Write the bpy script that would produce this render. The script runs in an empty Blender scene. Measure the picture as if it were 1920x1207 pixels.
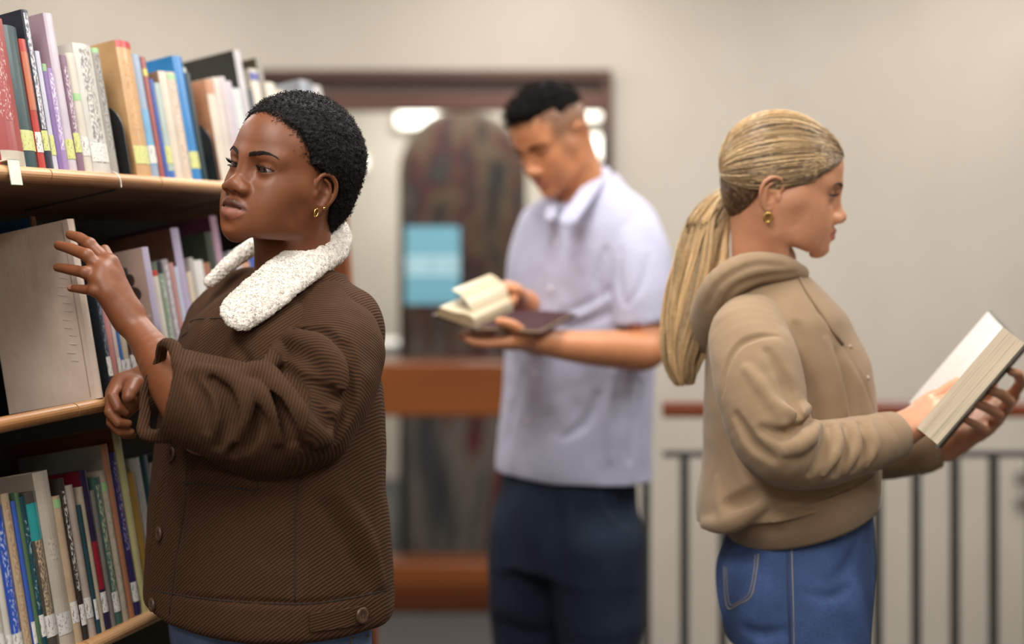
import bpy, math, random, numpy as np
from mathutils import Matrix, Vector
from mathutils.bvhtree import BVHTree

# ---------------------------------------------------------------- camera, world, lights
F_PX, CAMZ, VH = 2667., 1.43, 443.      # focal length in pixels of a 1920-wide frame, eye height, horizon row
sc = bpy.context.scene
def Pt(u, v, d):
    """point of the place seen at picture column u, row v, at distance d in front of the camera"""
    return np.array([(u - 960) / F_PX * d, d, CAMZ - (v - VH) / F_PX * d])
cam = bpy.data.cameras.new('camera'); cam_o = bpy.data.objects.new('camera', cam); sc.collection.objects.link(cam_o); sc.camera = cam_o
cam_o.location = (0, 0, CAMZ); cam_o.rotation_euler = (math.pi / 2, 0, 0)
cam.sensor_width = 36; cam.lens = F_PX * 36 / 1920; cam.shift_y = (VH - 603.5) / 1920; cam.clip_end = 60
cam.dof.use_dof = True; cam.dof.focus_distance = 2.03; cam.dof.aperture_fstop = 1.5
world = bpy.data.worlds.new('room_air'); sc.world = world; world.use_nodes = True
bg = world.node_tree.nodes['Background']; bg.inputs[0].default_value = (1., .96, .91, 1); bg.inputs[1].default_value = .20
def area(name, loc, size, energy, col=(1., .973, .936), rot_=(0, 0, 0)):
    l = bpy.data.lights.new(name, 'AREA'); l.shape = 'RECTANGLE'; l.size, l.size_y = size; l.energy = energy; l.color = col
    o = bpy.data.objects.new(name, l); sc.collection.objects.link(o); o.location = loc; o.rotation_euler = rot_; return o
# rows of ceiling panels, out of the picture
CEIL = 2.85
PANELS = [(-.9, -1.5, 1.5), (.9, -1.6, .6), (-.75, .75, .75), (.9, .7, .5), (-.1, 2.55, .55), (1.5, 2.6, .55), (.1, 4.4, .5), (1.9, 4.4, .5), (-1.7, 4.3, .6), (-2.4, 2.6, .4)]
for x, y, e in PANELS: area('panel_light', (x, y, CEIL - .09), (.58, 1.18), 56 * e)
area('back_room_light', (-.3, 7.4, 2.5), (.6, 1.2), 60); area('back_room_light', (-.2, 5.95, 2.6), (1.2, .3), 34)  # second one added to brighten the front of the arched panel, no fixture
sc.cycles.use_adaptive_sampling = True; sc.cycles.adaptive_threshold = .02; sc.cycles.max_bounces = 6; sc.cycles.diffuse_bounces = 3; sc.cycles.glossy_bounces = 3; sc.cycles.transmission_bounces = 6; sc.cycles.transparent_max_bounces = 6; sc.cycles.caustics_reflective = False; sc.cycles.caustics_refractive = False
sc.view_settings.view_transform = 'Standard'; sc.view_settings.look = 'None'; sc.view_settings.gamma = 1; sc.view_settings.use_curve_mapping = False
sc.view_settings.exposure = -.10

# ---------------------------------------------------------------- modelling helpers
def V(*a): return np.array(a, dtype=np.float64)
def unit(a): a = np.asarray(a, float); return a / (np.linalg.norm(a) + 1e-12)

def catmull(pts, n=8):
    """dense Catmull-Rom samples through pts (rows may carry radii as extra columns)"""
    p = np.asarray(pts, float)
    if len(p) < 3: 
        t = np.linspace(0, 1, n + 1)[:, None]; return p[0] * (1 - t) + p[-1] * t
    q = np.vstack([2 * p[0] - p[1], p, 2 * p[-1] - p[-2]])
    out = []
    for i in range(1, len(q) - 2):
        t = np.linspace(0, 1, n, endpoint=False)[:, None]
        a, b, c, d = q[i - 1], q[i], q[i + 1], q[i + 2]
        out.append(.5 * (2 * b + (c - a) * t + (2 * a - 5 * b + 4 * c - d) * t ** 2 + (3 * b - a - 3 * c + d) * t ** 3))
    out.append(p[-1:])
    return np.vstack(out)

def frame(fwd, up=(0, 0, 1)):
    """3x3 whose columns are right, forward, up"""
    f = unit(fwd); r = unit(np.cross(f, up)); u = np.cross(r, f)
    return np.stack([r, f, u], 1)
def rot(axis, ang):
    a = unit(axis); K = np.array([[0, -a[2], a[1]], [a[2], 0, -a[0]], [-a[1], a[0], 0]])
    return np.eye(3) + math.sin(ang) * K + (1 - math.cos(ang)) * K @ K

def _hash(ix, iy, iz, seed):
    h = (ix.astype(np.int64) * 374761393 + iy.astype(np.int64) * 668265263 + iz.astype(np.int64) * 2147483647 + seed * 1274126177) & 0xffffffff
    h = ((h ^ (h >> 13)) * 1274126177) & 0xffffffff
    return ((h ^ (h >> 16)) & 0xffff) / 65535.0
def vnoise(p, freq=1., seed=0):
    """smooth value noise in -1..1 at points p (N,3)"""
    q = np.asarray(p) * freq; i = np.floor(q); f = q - i; f = f * f * (3 - 2 * f); i = i.astype(np.int64)
    r = 0
    for dx in (0, 1):
        for dy in (0, 1):
            for dz in (0, 1):
                w = (f[:, 0] if dx else 1 - f[:, 0]) * (f[:, 1] if dy else 1 - f[:, 1]) * (f[:, 2] if dz else 1 - f[:, 2])
                r = r + w * _hash(i[:, 0] + dx, i[:, 1] + dy, i[:, 2] + dz, seed)
    return r * 2 - 1

class SDF:
    """distance field on a grid, shapes blended in one after another, meshed with surface nets"""
    def __init__(s, lo, hi, h, mirror=False):
        lo = np.array(lo, float); hi = np.array(hi, float)
        if mirror: lo[0] = 0
        s.h, s.lo, s.mirror = h, lo, mirror
        s.n = np.ceil((hi - lo) / h).astype(int) + 1
        s.v = np.full(s.n, .5, np.float32)
        s.ax = [(lo[i] + np.arange(s.n[i]) * h).astype(np.float32) for i in range(3)]
    def region(s, lo, hi):
        a = np.clip(np.floor((np.array(lo) - s.lo) / s.h).astype(int), 0, s.n)
        b = np.clip(np.ceil((np.array(hi) - s.lo) / s.h).astype(int) + 1, 0, s.n)
        if np.any(b <= a): return None, None
        sl = tuple(slice(a[i], b[i]) for i in range(3))
        return sl, (s.ax[0][sl[0]][:, None, None], s.ax[1][sl[1]][None, :, None], s.ax[2][sl[2]][None, None, :])
    def put(s, fn, lo, hi, k=0., op='u'):
        m = (2 * k if k else .04) + 3 * s.h
        sl, c = s.region(np.array(lo) - m, np.array(hi) + m)
        if sl is None: return s
        d = fn(*c).astype(np.float32); a = s.v[sl]
        if op == 'u':
            if k > 0:
                h = np.clip(.5 + .5 * (a - d) / k, 0, 1); r = a * (1 - h) + d * h - k * h * (1 - h)
            else: r = np.minimum(a, d)
        else:
            d = -d if op == 's' else d
            if k > 0:
                h = np.clip(.5 - .5 * (a - d) / k, 0, 1); r = a * (1 - h) + d * h + k * h * (1 - h)
            else: r = np.maximum(a, d)
        s.v[sl] = r
        return s
    def ell(s, c, r, k=0., op='u', R=None):
        c = np.array(c, float); r = np.array(r, float)
        ext = r if R is None else np.sqrt(((R * r[None, :]) ** 2).sum(1))
        def fn(X, Y, Z):
            x, y, z = X - c[0], Y - c[1], Z - c[2]
            if R is not None:
                x, y, z = [R[0, i] * x + R[1, i] * y + R[2, i] * z for i in range(3)]
            x, y, z = x / r[0], y / r[1], z / r[2]
            q0 = np.sqrt(x * x + y * y + z * z); q1 = np.sqrt((x / r[0]) ** 2 + (y / r[1]) ** 2 + (z / r[2]) ** 2)
            return q0 * (q0 - 1) / (q1 + 1e-9)
        return s.put(fn, c - ext, c + ext, k, op)
    def cap(s, a, b, ra, rb=None, k=0., op='u', flat=None):
        """round cone; flat=(axis, scale) squeezes it along an axis"""
        a = np.array(a, float); b = np.array(b, float); rb = ra if rb is None else rb
        ba = b - a; L = ba @ ba + 1e-12; mx = max(ra, rb) * (1.0 if flat is None else max(1, flat[1]))
        def fn(X, Y, Z):
            x, y, z = X - a[0], Y - a[1], Z - a[2]
            h = np.clip((x * ba[0] + y * ba[1] + z * ba[2]) / L, 0, 1)
            x, y, z = x - ba[0] * h, y - ba[1] * h, z - ba[2] * h
            r = ra + (rb - ra) * h
            if flat is None: return np.sqrt(x * x + y * y + z * z) - r
            w, sc = flat; t = x * w[0] + y * w[1] + z * w[2]
            q = np.sqrt(np.maximum(x * x + y * y + z * z - t * t, 0) + (t / sc) ** 2)
            return (q - r) * min(sc, 1)
        return s.put(fn, np.minimum(a, b) - mx, np.maximum(a, b) + mx, k, op)
    def chain(s, pts, k=0., op='u', smooth=0, flat=None):
        """pts rows x,y,z,r ; the chain is one hard union first, then blended"""
        p = catmull(pts, smooth) if smooth else np.array(pts, float)
        mx = p[:, 3].max() * (1.0 if flat is None else max(1, flat[1]))
        lo, hi = p[:, :3].min(0) - mx, p[:, :3].max(0) + mx
        def fn(X, Y, Z):
            best = None
            for i in range(len(p) - 1):
                a, b = p[i], p[i + 1]; ba = (b - a)[:3]; L = ba @ ba + 1e-12
                x, y, z = X - a[0], Y - a[1], Z - a[2]
                h = np.clip((x * ba[0] + y * ba[1] + z * ba[2]) / L, 0, 1)
                x, y, z = x - ba[0] * h, y - ba[1] * h, z - ba[2] * h
                r = a[3] + (b[3] - a[3]) * h
                if flat is None: d = np.sqrt(x * x + y * y + z * z) - r
                else:
                    w, sc = flat; t = x * w[0] + y * w[1] + z * w[2]
                    d = (np.sqrt(np.maximum(x * x + y * y + z * z - t * t, 0) + (t / sc) ** 2) - r) * min(sc, 1)
                best = d if best is None else np.minimum(best, d)
            return best
        return s.put(fn, lo, hi, k, op)
    def box(s, c, half, rnd=0., k=0., op='u', R=None):
        c = np.array(c, float); hf = np.array(half, float) - rnd
        ext = np.array(half, float) if R is None else np.abs(R * np.array(half, float)[None, :]).sum(1)
        def fn(X, Y, Z):
            x, y, z = X - c[0], Y - c[1], Z - c[2]
            if R is not None: x, y, z = [R[0, i] * x + R[1, i] * y + R[2, i] * z for i in range(3)]
            x, y, z = np.abs(x) - hf[0], np.abs(y) - hf[1], np.abs(z) - hf[2]
            return np.sqrt(np.maximum(x, 0) ** 2 + np.maximum(y, 0) ** 2 + np.maximum(z, 0) ** 2) + np.minimum(np.maximum(np.maximum(x, y), z), 0) - rnd
        return s.put(fn, c - ext, c + ext, k, op)
    def loft(s, rows, k=0., op='u', power=2.):
        """stack of rotated super-ellipses; rows: z, cx, cy, a, b, yaw(deg) with z rising"""
        t = catmull(np.array(rows, float), 10); t = t[np.argsort(t[:, 0])]
        mx = t[:, 3:5].max()
        lo = np.array([t[:, 1].min() - mx, t[:, 2].min() - mx, t[0, 0]]); hi = np.array([t[:, 1].max() + mx, t[:, 2].max() + mx, t[-1, 0]])
        def fn(X, Y, Z):
            g = [np.interp(Z, t[:, 0], t[:, i]) for i in range(1, 6)]
            c, sn = np.cos(np.radians(g[4])), np.sin(np.radians(g[4]))
            x, y = X - g[0], Y - g[1]
            x, y = c * x + sn * y, -sn * x + c * y
            q = (np.abs(x / g[2]) ** power + np.abs(y / g[3]) ** power) ** (1 / power)
            d = (q - 1) * np.minimum(g[2], g[3])
            return np.maximum(d, np.maximum(t[0, 0] - Z, Z - t[-1, 0]))
        return s.put(fn, lo, hi, k, op)
    def mesh(s):
        v = s.v; lo = s.lo.copy()
        if s.mirror:
            v = np.concatenate([v[:0:-1], v], 0); lo[0] = -(s.n[0] - 1) * s.h
        ins = v < 0
        n = np.array(v.shape)
        cnt = np.zeros(n - 1, np.int8)
        for dx in (0, 1):
            for dy in (0, 1):
                for dz in (0, 1):
                    cnt += ins[dx:n[0] - 1 + dx, dy:n[1] - 1 + dy, dz:n[2] - 1 + dz]
        act = (cnt > 0) & (cnt < 8)
        I = np.argwhere(act)
        idx = np.full(n - 1, -1, np.int32); idx[act] = np.arange(len(I))
        cor = np.array([[dx, dy, dz] for dx in (0, 1) for dy in (0, 1) for dz in (0, 1)])
        val = np.stack([v[I[:, 0] + c[0], I[:, 1] + c[1], I[:, 2] + c[2]] for c in cor], 1).astype(np.float64)
        acc = np.zeros((len(I), 3)); m = np.zeros(len(I))
        for a in range(8):
            for b in range(a + 1, 8):
                if np.abs(cor[a] - cor[b]).sum() != 1: continue
                x = (val[:, a] < 0) != (val[:, b] < 0)
                t = val[x, a] / (val[x, a] - val[x, b])
                acc[x] += cor[a] + t[:, None] * (cor[b] - cor[a]); m[x] += 1
        P = lo + (I + acc / m[:, None]) * s.h
        F = []
        for axis in range(3):
            u, w = (axis + 1) % 3, (axis + 2) % 3
            A = [slice(None)] * 3; B = [slice(None)] * 3
            A[axis] = slice(0, -1); B[axis] = slice(1, None)
            e = np.argwhere(ins[tuple(A)] != ins[tuple(B)])
            e = e[(e[:, u] > 0) & (e[:, w] > 0) & (e[:, u] < n[u] - 1) & (e[:, w] < n[w] - 1)]
            sgn = ins[e[:, 0], e[:, 1], e[:, 2]]
            du = np.zeros(3, int); du[u] = 1; dw = np.zeros(3, int); dw[w] = 1
            q = [e - du - dw, e - dw, e, e - du]
            q = np.stack([idx[c[:, 0], c[:, 1], c[:, 2]] for c in q], 1)
            q[~sgn] = q[~sgn][:, ::-1]
            F.append(q)
        F = np.vstack(F)
        return P, F[(F >= 0).all(1)]

def _acc(idx, val, n):
    return np.stack([np.bincount(idx, val[:, i], n) for i in range(3)], 1)
def vnormals(P, F):
    n = np.cross(P[F[:, 2]] - P[F[:, 0]], P[F[:, -1]] - P[F[:, 1]]) if F.shape[1] > 3 else np.cross(P[F[:, 1]] - P[F[:, 0]], P[F[:, 2]] - P[F[:, 0]])
    N = sum(_acc(F[:, i], n, len(P)) for i in range(F.shape[1]))
    return N / (np.linalg.norm(N, axis=1, keepdims=True) + 1e-12)
def relax(P, F, it=2, f=.5):
    """Laplacian smoothing of a quad mesh"""
    m = F.shape[1]; a = np.concatenate([F[:, i] for i in range(m)] + [F[:, (i + 1) % m] for i in range(m)]); b = np.concatenate([F[:, (i + 1) % m] for i in range(m)] + [F[:, i] for i in range(m)])
    c = np.maximum(np.bincount(a, minlength=len(P)), 1)[:, None]
    for _ in range(it): P = P * (1 - f) + f * _acc(a, P[b], len(P)) / c
    return P

def ss(a, b, x):
    t = np.clip((x - a) / (b - a), 0, 1); return t * t * (3 - 2 * t)

# ---------------------------------------------------------------- linking objects
COL = bpy.context.scene.collection
def tag(o, label=None, cat=None, group=None, kind=None):
    if label: o['label'] = label
    if cat: o['category'] = cat
    if group: o['group'] = group
    if kind: o['kind'] = kind
    return o
def empty(name, loc=(0, 0, 0), M=None):
    o = bpy.data.objects.new(name, None); COL.objects.link(o); o.location = loc; o.empty_display_size = .1
    if M is not None: o.rotation_euler = Matrix(M.tolist()).to_euler()
    return o
def make_mesh(name, P, F, smooth=True, attrs=None, mats=None, fmat=None):
    """P (N,3), F (M,3|4) array or list of lists"""
    me = bpy.data.meshes.new(name)
    P = np.asarray(P, np.float32)
    if isinstance(F, np.ndarray):
        me.vertices.add(len(P)); me.vertices.foreach_set('co', P.ravel())
        m = F.shape[1]
        me.loops.add(F.size); me.loops.foreach_set('vertex_index', F.astype(np.int32).ravel())
        me.polygons.add(len(F)); me.polygons.foreach_set('loop_start', np.arange(0, F.size, m, dtype=np.int32))
        me.update(calc_edges=True)
    else:
        me.from_pydata(P.tolist(), [], F); me.update()
    me.polygons.foreach_set('use_smooth', np.full(len(me.polygons), smooth))
    for k, a in (attrs or {}).items():
        a = np.asarray(a, np.float32)
        if a.ndim == 1:
            t = me.attributes.new(k, 'FLOAT', 'POINT'); t.data.foreach_set('value', a)
        else:
            t = me.attributes.new(k, 'FLOAT_VECTOR', 'POINT'); t.data.foreach_set('vector', a.ravel())
    for mt in (mats if isinstance(mats, (list, tuple)) else [mats] if mats else []): me.materials.append(mt)
    if fmat is not None: me.polygons.foreach_set('material_index', np.asarray(fmat, np.int32))
    return me
def obj(name, me, parent=None, loc=None):
    """link a mesh whose coordinates are the parent's local ones"""
    o = bpy.data.objects.new(name, me); COL.objects.link(o)
    if parent is not None: o.parent = parent
    if loc is not None: o.location = loc
    return o
class MB:
    """mesh collector of boxes, prisms, tubes, discs; build() links it as one mesh"""
    def __init__(s): s.P, s.F, s.M, s.n = [], [], [], 0
    def add(s, P, F, m=0):
        P = np.asarray(P, float); s.P.append(P)
        for f in F: s.F.append([int(i) + s.n for i in f]); s.M.append(m)
        s.n += len(P); return s
    def box(s, lo, hi, m=0, R=None, o=None):
        x0, y0, z0 = lo; x1, y1, z1 = hi
        P = np.array([[x0, y0, z0], [x1, y0, z0], [x1, y1, z0], [x0, y1, z0], [x0, y0, z1], [x1, y0, z1], [x1, y1, z1], [x0, y1, z1]], float)
        if R is not None: P = P @ np.asarray(R).T
        if o is not None: P = P + np.asarray(o)
        return s.add(P, [[0, 3, 2, 1], [4, 5, 6, 7], [0, 1, 5, 4], [1, 2, 6, 5], [2, 3, 7, 6], [3, 0, 4, 7]], m)
    def rbox(s, lo, hi, r, m=0, axis=2, seg=4, R=None, o=None):
        """box with rounded long edges along axis"""
        a, b = [i for i in range(3) if i != axis]
        if axis == 1: a, b = b, a
        lo = np.array(lo, float); hi = np.array(hi, float); ring = []
        for (cx, cy, t0) in ((hi[a] - r, hi[b] - r, 0), (lo[a] + r, hi[b] - r, 1), (lo[a] + r, lo[b] + r, 2), (hi[a] - r, lo[b] + r, 3)):
            for i in range(seg + 1):
                t = (t0 + i / seg) * math.pi / 2; ring.append((cx + r * math.cos(t), cy + r * math.sin(t)))
        n = len(ring); P = np.zeros((2 * n, 3))
        for j, zz in enumerate((lo[axis], hi[axis])):
            for i, (u, w) in enumerate(ring): P[j * n + i, a] = u; P[j * n + i, b] = w; P[j * n + i, axis] = zz
        if R is not None: P = P @ np.asarray(R).T
        if o is not None: P = P + np.asarray(o)
        return s.add(P, [[i, (i + 1) % n, n + (i + 1) % n, n + i] for i in range(n)] + [list(range(n))[::-1], list(range(n, 2 * n))], m)
    def tube(s, pts, rad, seg=8, m=0, caps=True, closed=False):
        P, F = tube(pts, rad, seg, caps, closed); return s.add(P, F, m)
    def disc(s, c, nrm, r0, h, seg=20, m=0):
        c = np.array(c, float); return s.tube([c, c + unit(nrm) * h], [r0, r0], seg, m)
    def mesh(s, name, mats, smooth=False):
        return make_mesh(name, np.vstack(s.P), s.F, smooth, None, mats, s.M)
    def build(s, name, mats, parent=None, loc=None, smooth=False):
        return obj(name, s.mesh(name, mats, smooth), parent, loc)
def tube(pts, rad, seg=8, caps=True, closed=False):
    p = np.asarray(pts, float); n = len(p); rad = np.broadcast_to(np.asarray(rad, float), (n,))
    t = np.gradient(p, axis=0) if not closed else np.roll(p, -1, 0) - np.roll(p, 1, 0)
    t /= np.linalg.norm(t, axis=1, keepdims=True) + 1e-12
    u = np.cross(t[0], (0, 0, 1) if abs(t[0][2]) < .9 else (1, 0, 0)); u = unit(u); P = []
    for i in range(n):
        u = unit(u - t[i] * (u @ t[i])); w = np.cross(t[i], u)
        a = np.arange(seg) * 2 * math.pi / seg
        P.append(p[i] + rad[i] * (np.cos(a)[:, None] * u + np.sin(a)[:, None] * w))
    F = []
    for i in range(n if closed else n - 1):
        j = (i + 1) % n
        for k in range(seg): F.append([i * seg + k, i * seg + (k + 1) % seg, j * seg + (k + 1) % seg, j * seg + k])
    if caps and not closed: F += [list(range(seg))[::-1], list(range((n - 1) * seg, n * seg))]
    return np.vstack(P), F
def strands(paths, rad, seg=3):
    """many thin tubes at once. paths (S,T,3), rad (S,T) -> P, F arrays"""
    S, T, _ = paths.shape
    t = np.gradient(paths, axis=1); t /= np.linalg.norm(t, axis=2, keepdims=True) + 1e-12
    ref = np.where(np.abs(t[..., 2:3]) < .9, np.array([0, 0, 1.]), np.array([1., 0, 0]))
    u = np.cross(t, ref); u /= np.linalg.norm(u, axis=2, keepdims=True) + 1e-12; w = np.cross(t, u)
    a = np.arange(seg) * 2 * math.pi / seg
    P = paths[:, :, None, :] + rad[:, :, None, None] * (np.cos(a)[None, None, :, None] * u[:, :, None, :] + np.sin(a)[None, None, :, None] * w[:, :, None, :])
    base = (np.arange(S)[:, None, None] * T + np.arange(T - 1)[None, :, None]) * seg
    k = np.arange(seg)[None, None, :]; k2 = (k + 1) % seg
    F = np.stack([base + k, base + k2, base + seg + k2, base + seg + k], -1).reshape(-1, 4)
    return P.reshape(-1, 3), F

# ---------------------------------------------------------------- materials
def nt(name):
    m = bpy.data.materials.new(name); m.use_nodes = True; t = m.node_tree
    return m, t, t.nodes['Principled BSDF']
def nd(t, kind, **kw):
    n = t.nodes.new(kind)
    for k, v in kw.items():
        if k[0] == '_': n.inputs[k[1:].replace('_', ' ')].default_value = v
        else: setattr(n, k, v)
    return n
def ramp(t, fac, stops, interp='LINEAR'):
    r = t.nodes.new('ShaderNodeValToRGB'); r.color_ramp.interpolation = interp; e = r.color_ramp.elements
    while len(e) < len(stops): e.new(.5)
    for i, (p, c) in enumerate(stops): e[i].position = p; e[i].color = tuple(c) + ((1,) if len(c) == 3 else ())
    t.links.new(fac, r.inputs[0]); return r.outputs[0]
def mixc(t, fac, a, b, mode='MIX'):
    m = t.nodes.new('ShaderNodeMix'); m.data_type = 'RGBA'; m.blend_type = mode
    for s, v in ((m.inputs[0], fac), (m.inputs[6], a), (m.inputs[7], b)):
        if hasattr(v, 'node'): t.links.new(v, s)
        elif isinstance(v, (int, float)): s.default_value = v
        else: s.default_value = tuple(v) + ((1,) if len(v) == 3 else ())
    return m.outputs[2]
def math_(t, op, a, b=0., c=None):
    m = t.nodes.new('ShaderNodeMath'); m.operation = op
    for i, v in enumerate((a, b) if c is None else (a, b, c)):
        if hasattr(v, 'node'): t.links.new(v, m.inputs[i])
        else: m.inputs[i].default_value = v
    return m.outputs[0]
def attr(t, name, out=2):
    a = t.nodes.new('ShaderNodeAttribute'); a.attribute_name = name; return a.outputs[out]
def bump(t, h, strength=.3, dist=.001):
    b = t.nodes.new('ShaderNodeBump'); b.inputs['Strength'].default_value = strength; b.inputs['Distance'].default_value = dist
    t.links.new(h, b.inputs['Height']); return b.outputs[0]
def ocoord(t, scale=(1, 1, 1), rotz=(0, 0, 0)):
    c = t.nodes.new('ShaderNodeTexCoord'); m = t.nodes.new('ShaderNodeMapping')
    m.inputs['Scale'].default_value = scale; m.inputs['Rotation'].default_value = rotz
    t.links.new(c.outputs['Object'], m.inputs[0]); return m.outputs[0]
def noise(t, vec, scale, detail=3., rough=.5):
    n = t.nodes.new('ShaderNodeTexNoise'); n.inputs['Scale'].default_value = scale; n.inputs['Detail'].default_value = detail
    n.inputs['Roughness'].default_value = rough
    if vec is not None: t.links.new(vec, n.inputs['Vector'])
    return n.outputs[0]
_mats = {}
def srgb(h):
    if isinstance(h, str):
        h = h.lstrip('#'); c = [int(h[i:i + 2], 16) / 255 for i in (0, 2, 4)]
    else: c = h
    return tuple(x / 12.92 if x <= .04045 else ((x + .055) / 1.055) ** 2.4 for x in c)
def plain(name, col, rough=.6, metal=0., var=.12, scale=40., bmp=0.):
    """simple material with a little procedural mottling"""
    if name in _mats: return _mats[name]
    m, t, b = nt(name); c = srgb(col)
    n = noise(t, ocoord(t), scale, 4.)
    t.links.new(ramp(t, n, [(.3, [x * (1 - var) for x in c]), (.7, [min(1, x * (1 + var)) for x in c])]), b.inputs['Base Color'])
    b.inputs['Roughness'].default_value = rough; b.inputs['Metallic'].default_value = metal
    if bmp: t.links.new(bump(t, n, bmp), b.inputs['Normal'])
    _mats[name] = m; return m

# ---------------------------------------------------------------- heads (local: x right, y forward, z up, origin between the ears at eye height)
HEAD = dict(cheek=1., jaw=0., lip=1., nosew=1., nosel=1., eyeopen=1., brow=1., chin=0., gaze=(0, 0), neck=.05, mouth=.0012, lid=0., nz=0., mz=-.0655, ear=(0, 0, 0), mw=.0245, face=1., dimple=0., neckb=(0, -.052, -.2))
def head_mesh(h=.0012, **kw):
    q = dict(HEAD); q.update(kw); fw = q['face']
    g = SDF((0, -.125, -.21), (.1, .135, .13), h, mirror=True)
    ex, ey, ez = .0305, .0665, 0.
    g.ell((0, -.014, .030), (.0715, .0945, .084))
    g.ell((0, .026, .036), (.058, .0575, .060), .03)
    g.ell((0, .024, -.028), (.054 * fw, .057, .066), .03)
    g.cap((.034 * fw, .048, -.022), (.051 * fw, .022, -.014), .021, .018, .022)
    g.ell((.029 * fw, .050, -.054), (.025 * q['cheek'], .026 * q['cheek'], .030), .028)
    j = q['jaw']
    g.chain([(.054 * fw, -.004, -.03, .013), (.044 * fw + j, .004, -.068, .0155), (.021 + j * .7, .052, -.096 + q['chin'], .0150), (0, .068, -.101 + q['chin'], .016)], .03)
    g.ell((0, .0715, -.0975 + q['chin']), (.018, .0185, .0155), .018)
    g.ell((0, .062, -.061), (.030, .0275, .032), .022)
    # brow, sockets
    g.cap((.006, .0770, .016), (.042, .0625, .019), .0098, .0085 * q['brow'], .016)
    g.ell((ex + .001, .0875, -.001), (.0185, .0125, .0115), .014, 's')
    g.ell((.0140, .0885, .001), (.0050, .0075, .009), .010, 's')
    # neck
    nb = q['neckb']; nr = q['neck']
    g.cap((0, -.030, -.045), nb, nr, nr * 1.08, .03)
    g.cap((.052, -.018, -.045), (.014, nb[1] + .05, -.19), .011, .010, .018)
    g.ell((0, .028, -.085), (.034, .045, .020), .02, 's')
    g.cap((0, -.030, -.045), nb, nr * .97, nr * 1.05, .02)
    # nose
    nw, nl = q['nosew'], q['nosel']; nz = q['nz']
    g.chain([(0, .0785, .014, .0085), (0, .0835, -.003, .0082), (0, .0915 * nl, -.022 + nz, .0090), (0, .0985 * nl, -.033 + nz, .0105)], .014)
    g.ell((0, .0990 * nl, -.0355 + nz), (.0125 * nw, .0102, .0098), .007)
    g.ell((.0130 * nw, .0905, -.0395 + nz), (.0076 * nw, .0105, .0076), .007)
    g.ell((.0076 * nw, .0965, -.0466 + nz), (.0044 * nw, .0060, .0038), .002, 's')
    # mouth
    L = q['lip']; mz = q['mz']; mw = q['mw']
    g.cap((0, .0945, -.049), (0, .0985, -.056), .0012, .0016, .005, 's')
    g.chain([(mw, .0765, mz + .0005, .0022), (.016, .0865, mz + .0035 * L, .0042 * L), (.0065, .0925, mz + .006 * L, .0052 * L), (0, .0930, mz + .0052 * L, .0050 * L)], .005)
    g.chain([(mw - .001, .0765, mz - .001, .0025), (.0145, .0865, mz - .0055 * L, .0056 * L), (0, .0915, mz - .0072 * L, .0070 * L)], .005)
    mo = q['mouth']
    g.chain([(mw + .0015, .0775, mz - .0005, .0011), (.016, .0905, mz, mo), (.006, .0985, mz - .0003, mo * 1.25), (0, .0995, mz - .0012, mo * 1.1)], .0022, 's')
    g.ell((0, .0950 + .28 * max(0, q['chin']), mz - .0190 * L - .001), (.014, .0055, .004), .010, 's')
    # lids: a shell around the eyeball with an almond opening
    R = .0120
    g.ell((ex, ey, ez), (R + .0014,) * 3, .005)
    hu, hl, w = .0062 * q['eyeopen'] + q['lid'], .0044 * min(1, q['eyeopen'] + .25), .0142
    def almond(X, Y, Z):
        s = X - ex; zz = Z - ez - s * .07
        u = np.clip(1 - (s / w) ** 2, -1, 1)
        up = hu * np.sign(u) * np.abs(u) ** .8 - q['lid'] * .0; lo = -hl * u
        d = np.maximum(zz - up, lo - zz)
        return np.maximum(np.maximum(d, np.abs(s) - w), .069 - Y)
    g.put(almond, (ex - w, .06, -.012), (ex + w, .1, .012), .0012, 's')
    # crease above the upper lid
    g.chain([(ex - .0135, ey + .0125, .0035, .0008), (ex - .004, ey + .0138, hu + .0042, .0009), (ex + .007, ey + .0120, hu + .0034, .0009), (ex + .0155, ey + .0068, .0030, .0008)], .0028, 's', 4)
    # ear
    eo = V(*q['ear']); E = lambda x, y, z, *r: (x + eo[0], y + eo[1] + z * .22, z + eo[2] - .008) + r
    g.ell(E(.0705, -.006, -.006), (.007, .0145, .025), .006, R=rot((0, 0, 1), .25) @ rot((1, 0, 0), -.30))
    g.ell(E(.0775, .0005, -.010), (.0065, .0085, .0125), .003, 's')
    g.ell(E(.0775, -.006, .008), (.005, .0085, .011), .003, 's')
    hx = [(.0700, .0085, -.004, .0026), (.0735, .0095, .010, .0030), (.0770, .0025, .0215, .0032), (.0800, -.0100, .0235, .0034), (.0820, -.0200, .0150, .0034), (.0810, -.0215, .001, .0033), (.0775, -.0170, -.0125, .0032), (.0730, -.0085, -.0225, .0034), (.0695, .0010, -.0310, .0052), (.0675, .0065, -.0260, .0040)]
    g.chain([E(*p) for p in hx], .0025, smooth=4)
    g.chain([E(*p) for p in [(.0755, -.004, .016, .0022), (.0775, -.0120, .010, .0026), (.0775, -.0140, -.002, .0026), (.0745, -.0085, -.014, .0028)]], .003, smooth=4)
    g.ell(E(.0712, .0105, -.0085), (.0038, .0042, .0062), .003)
    P, F = g.mesh()
    P = relax(P, F, 2, .45)
    ax = np.abs(P[:, 0])
    # vermilion
    t = np.clip(ax / mw, 0, 1)
    up = mz + (.0115 * L) * (1 - t ** 1.7) ** .8 - .0028 * np.exp(-(ax / .004) ** 2); dn = mz - (.0148 * L) * (1 - t ** 2) ** .8
    lip = ss(-.0010, .0010, np.minimum(up - P[:, 2], P[:, 2] - dn)) * (P[:, 1] > .072) * ss(mw + .003, mw - .001, ax)
    low = ss(mz + .001, mz - .003, P[:, 2])
    return P, F, dict(lip=lip, lowlip=lip * low), (ex, ey, ez, R, hu, hl, w)

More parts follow.
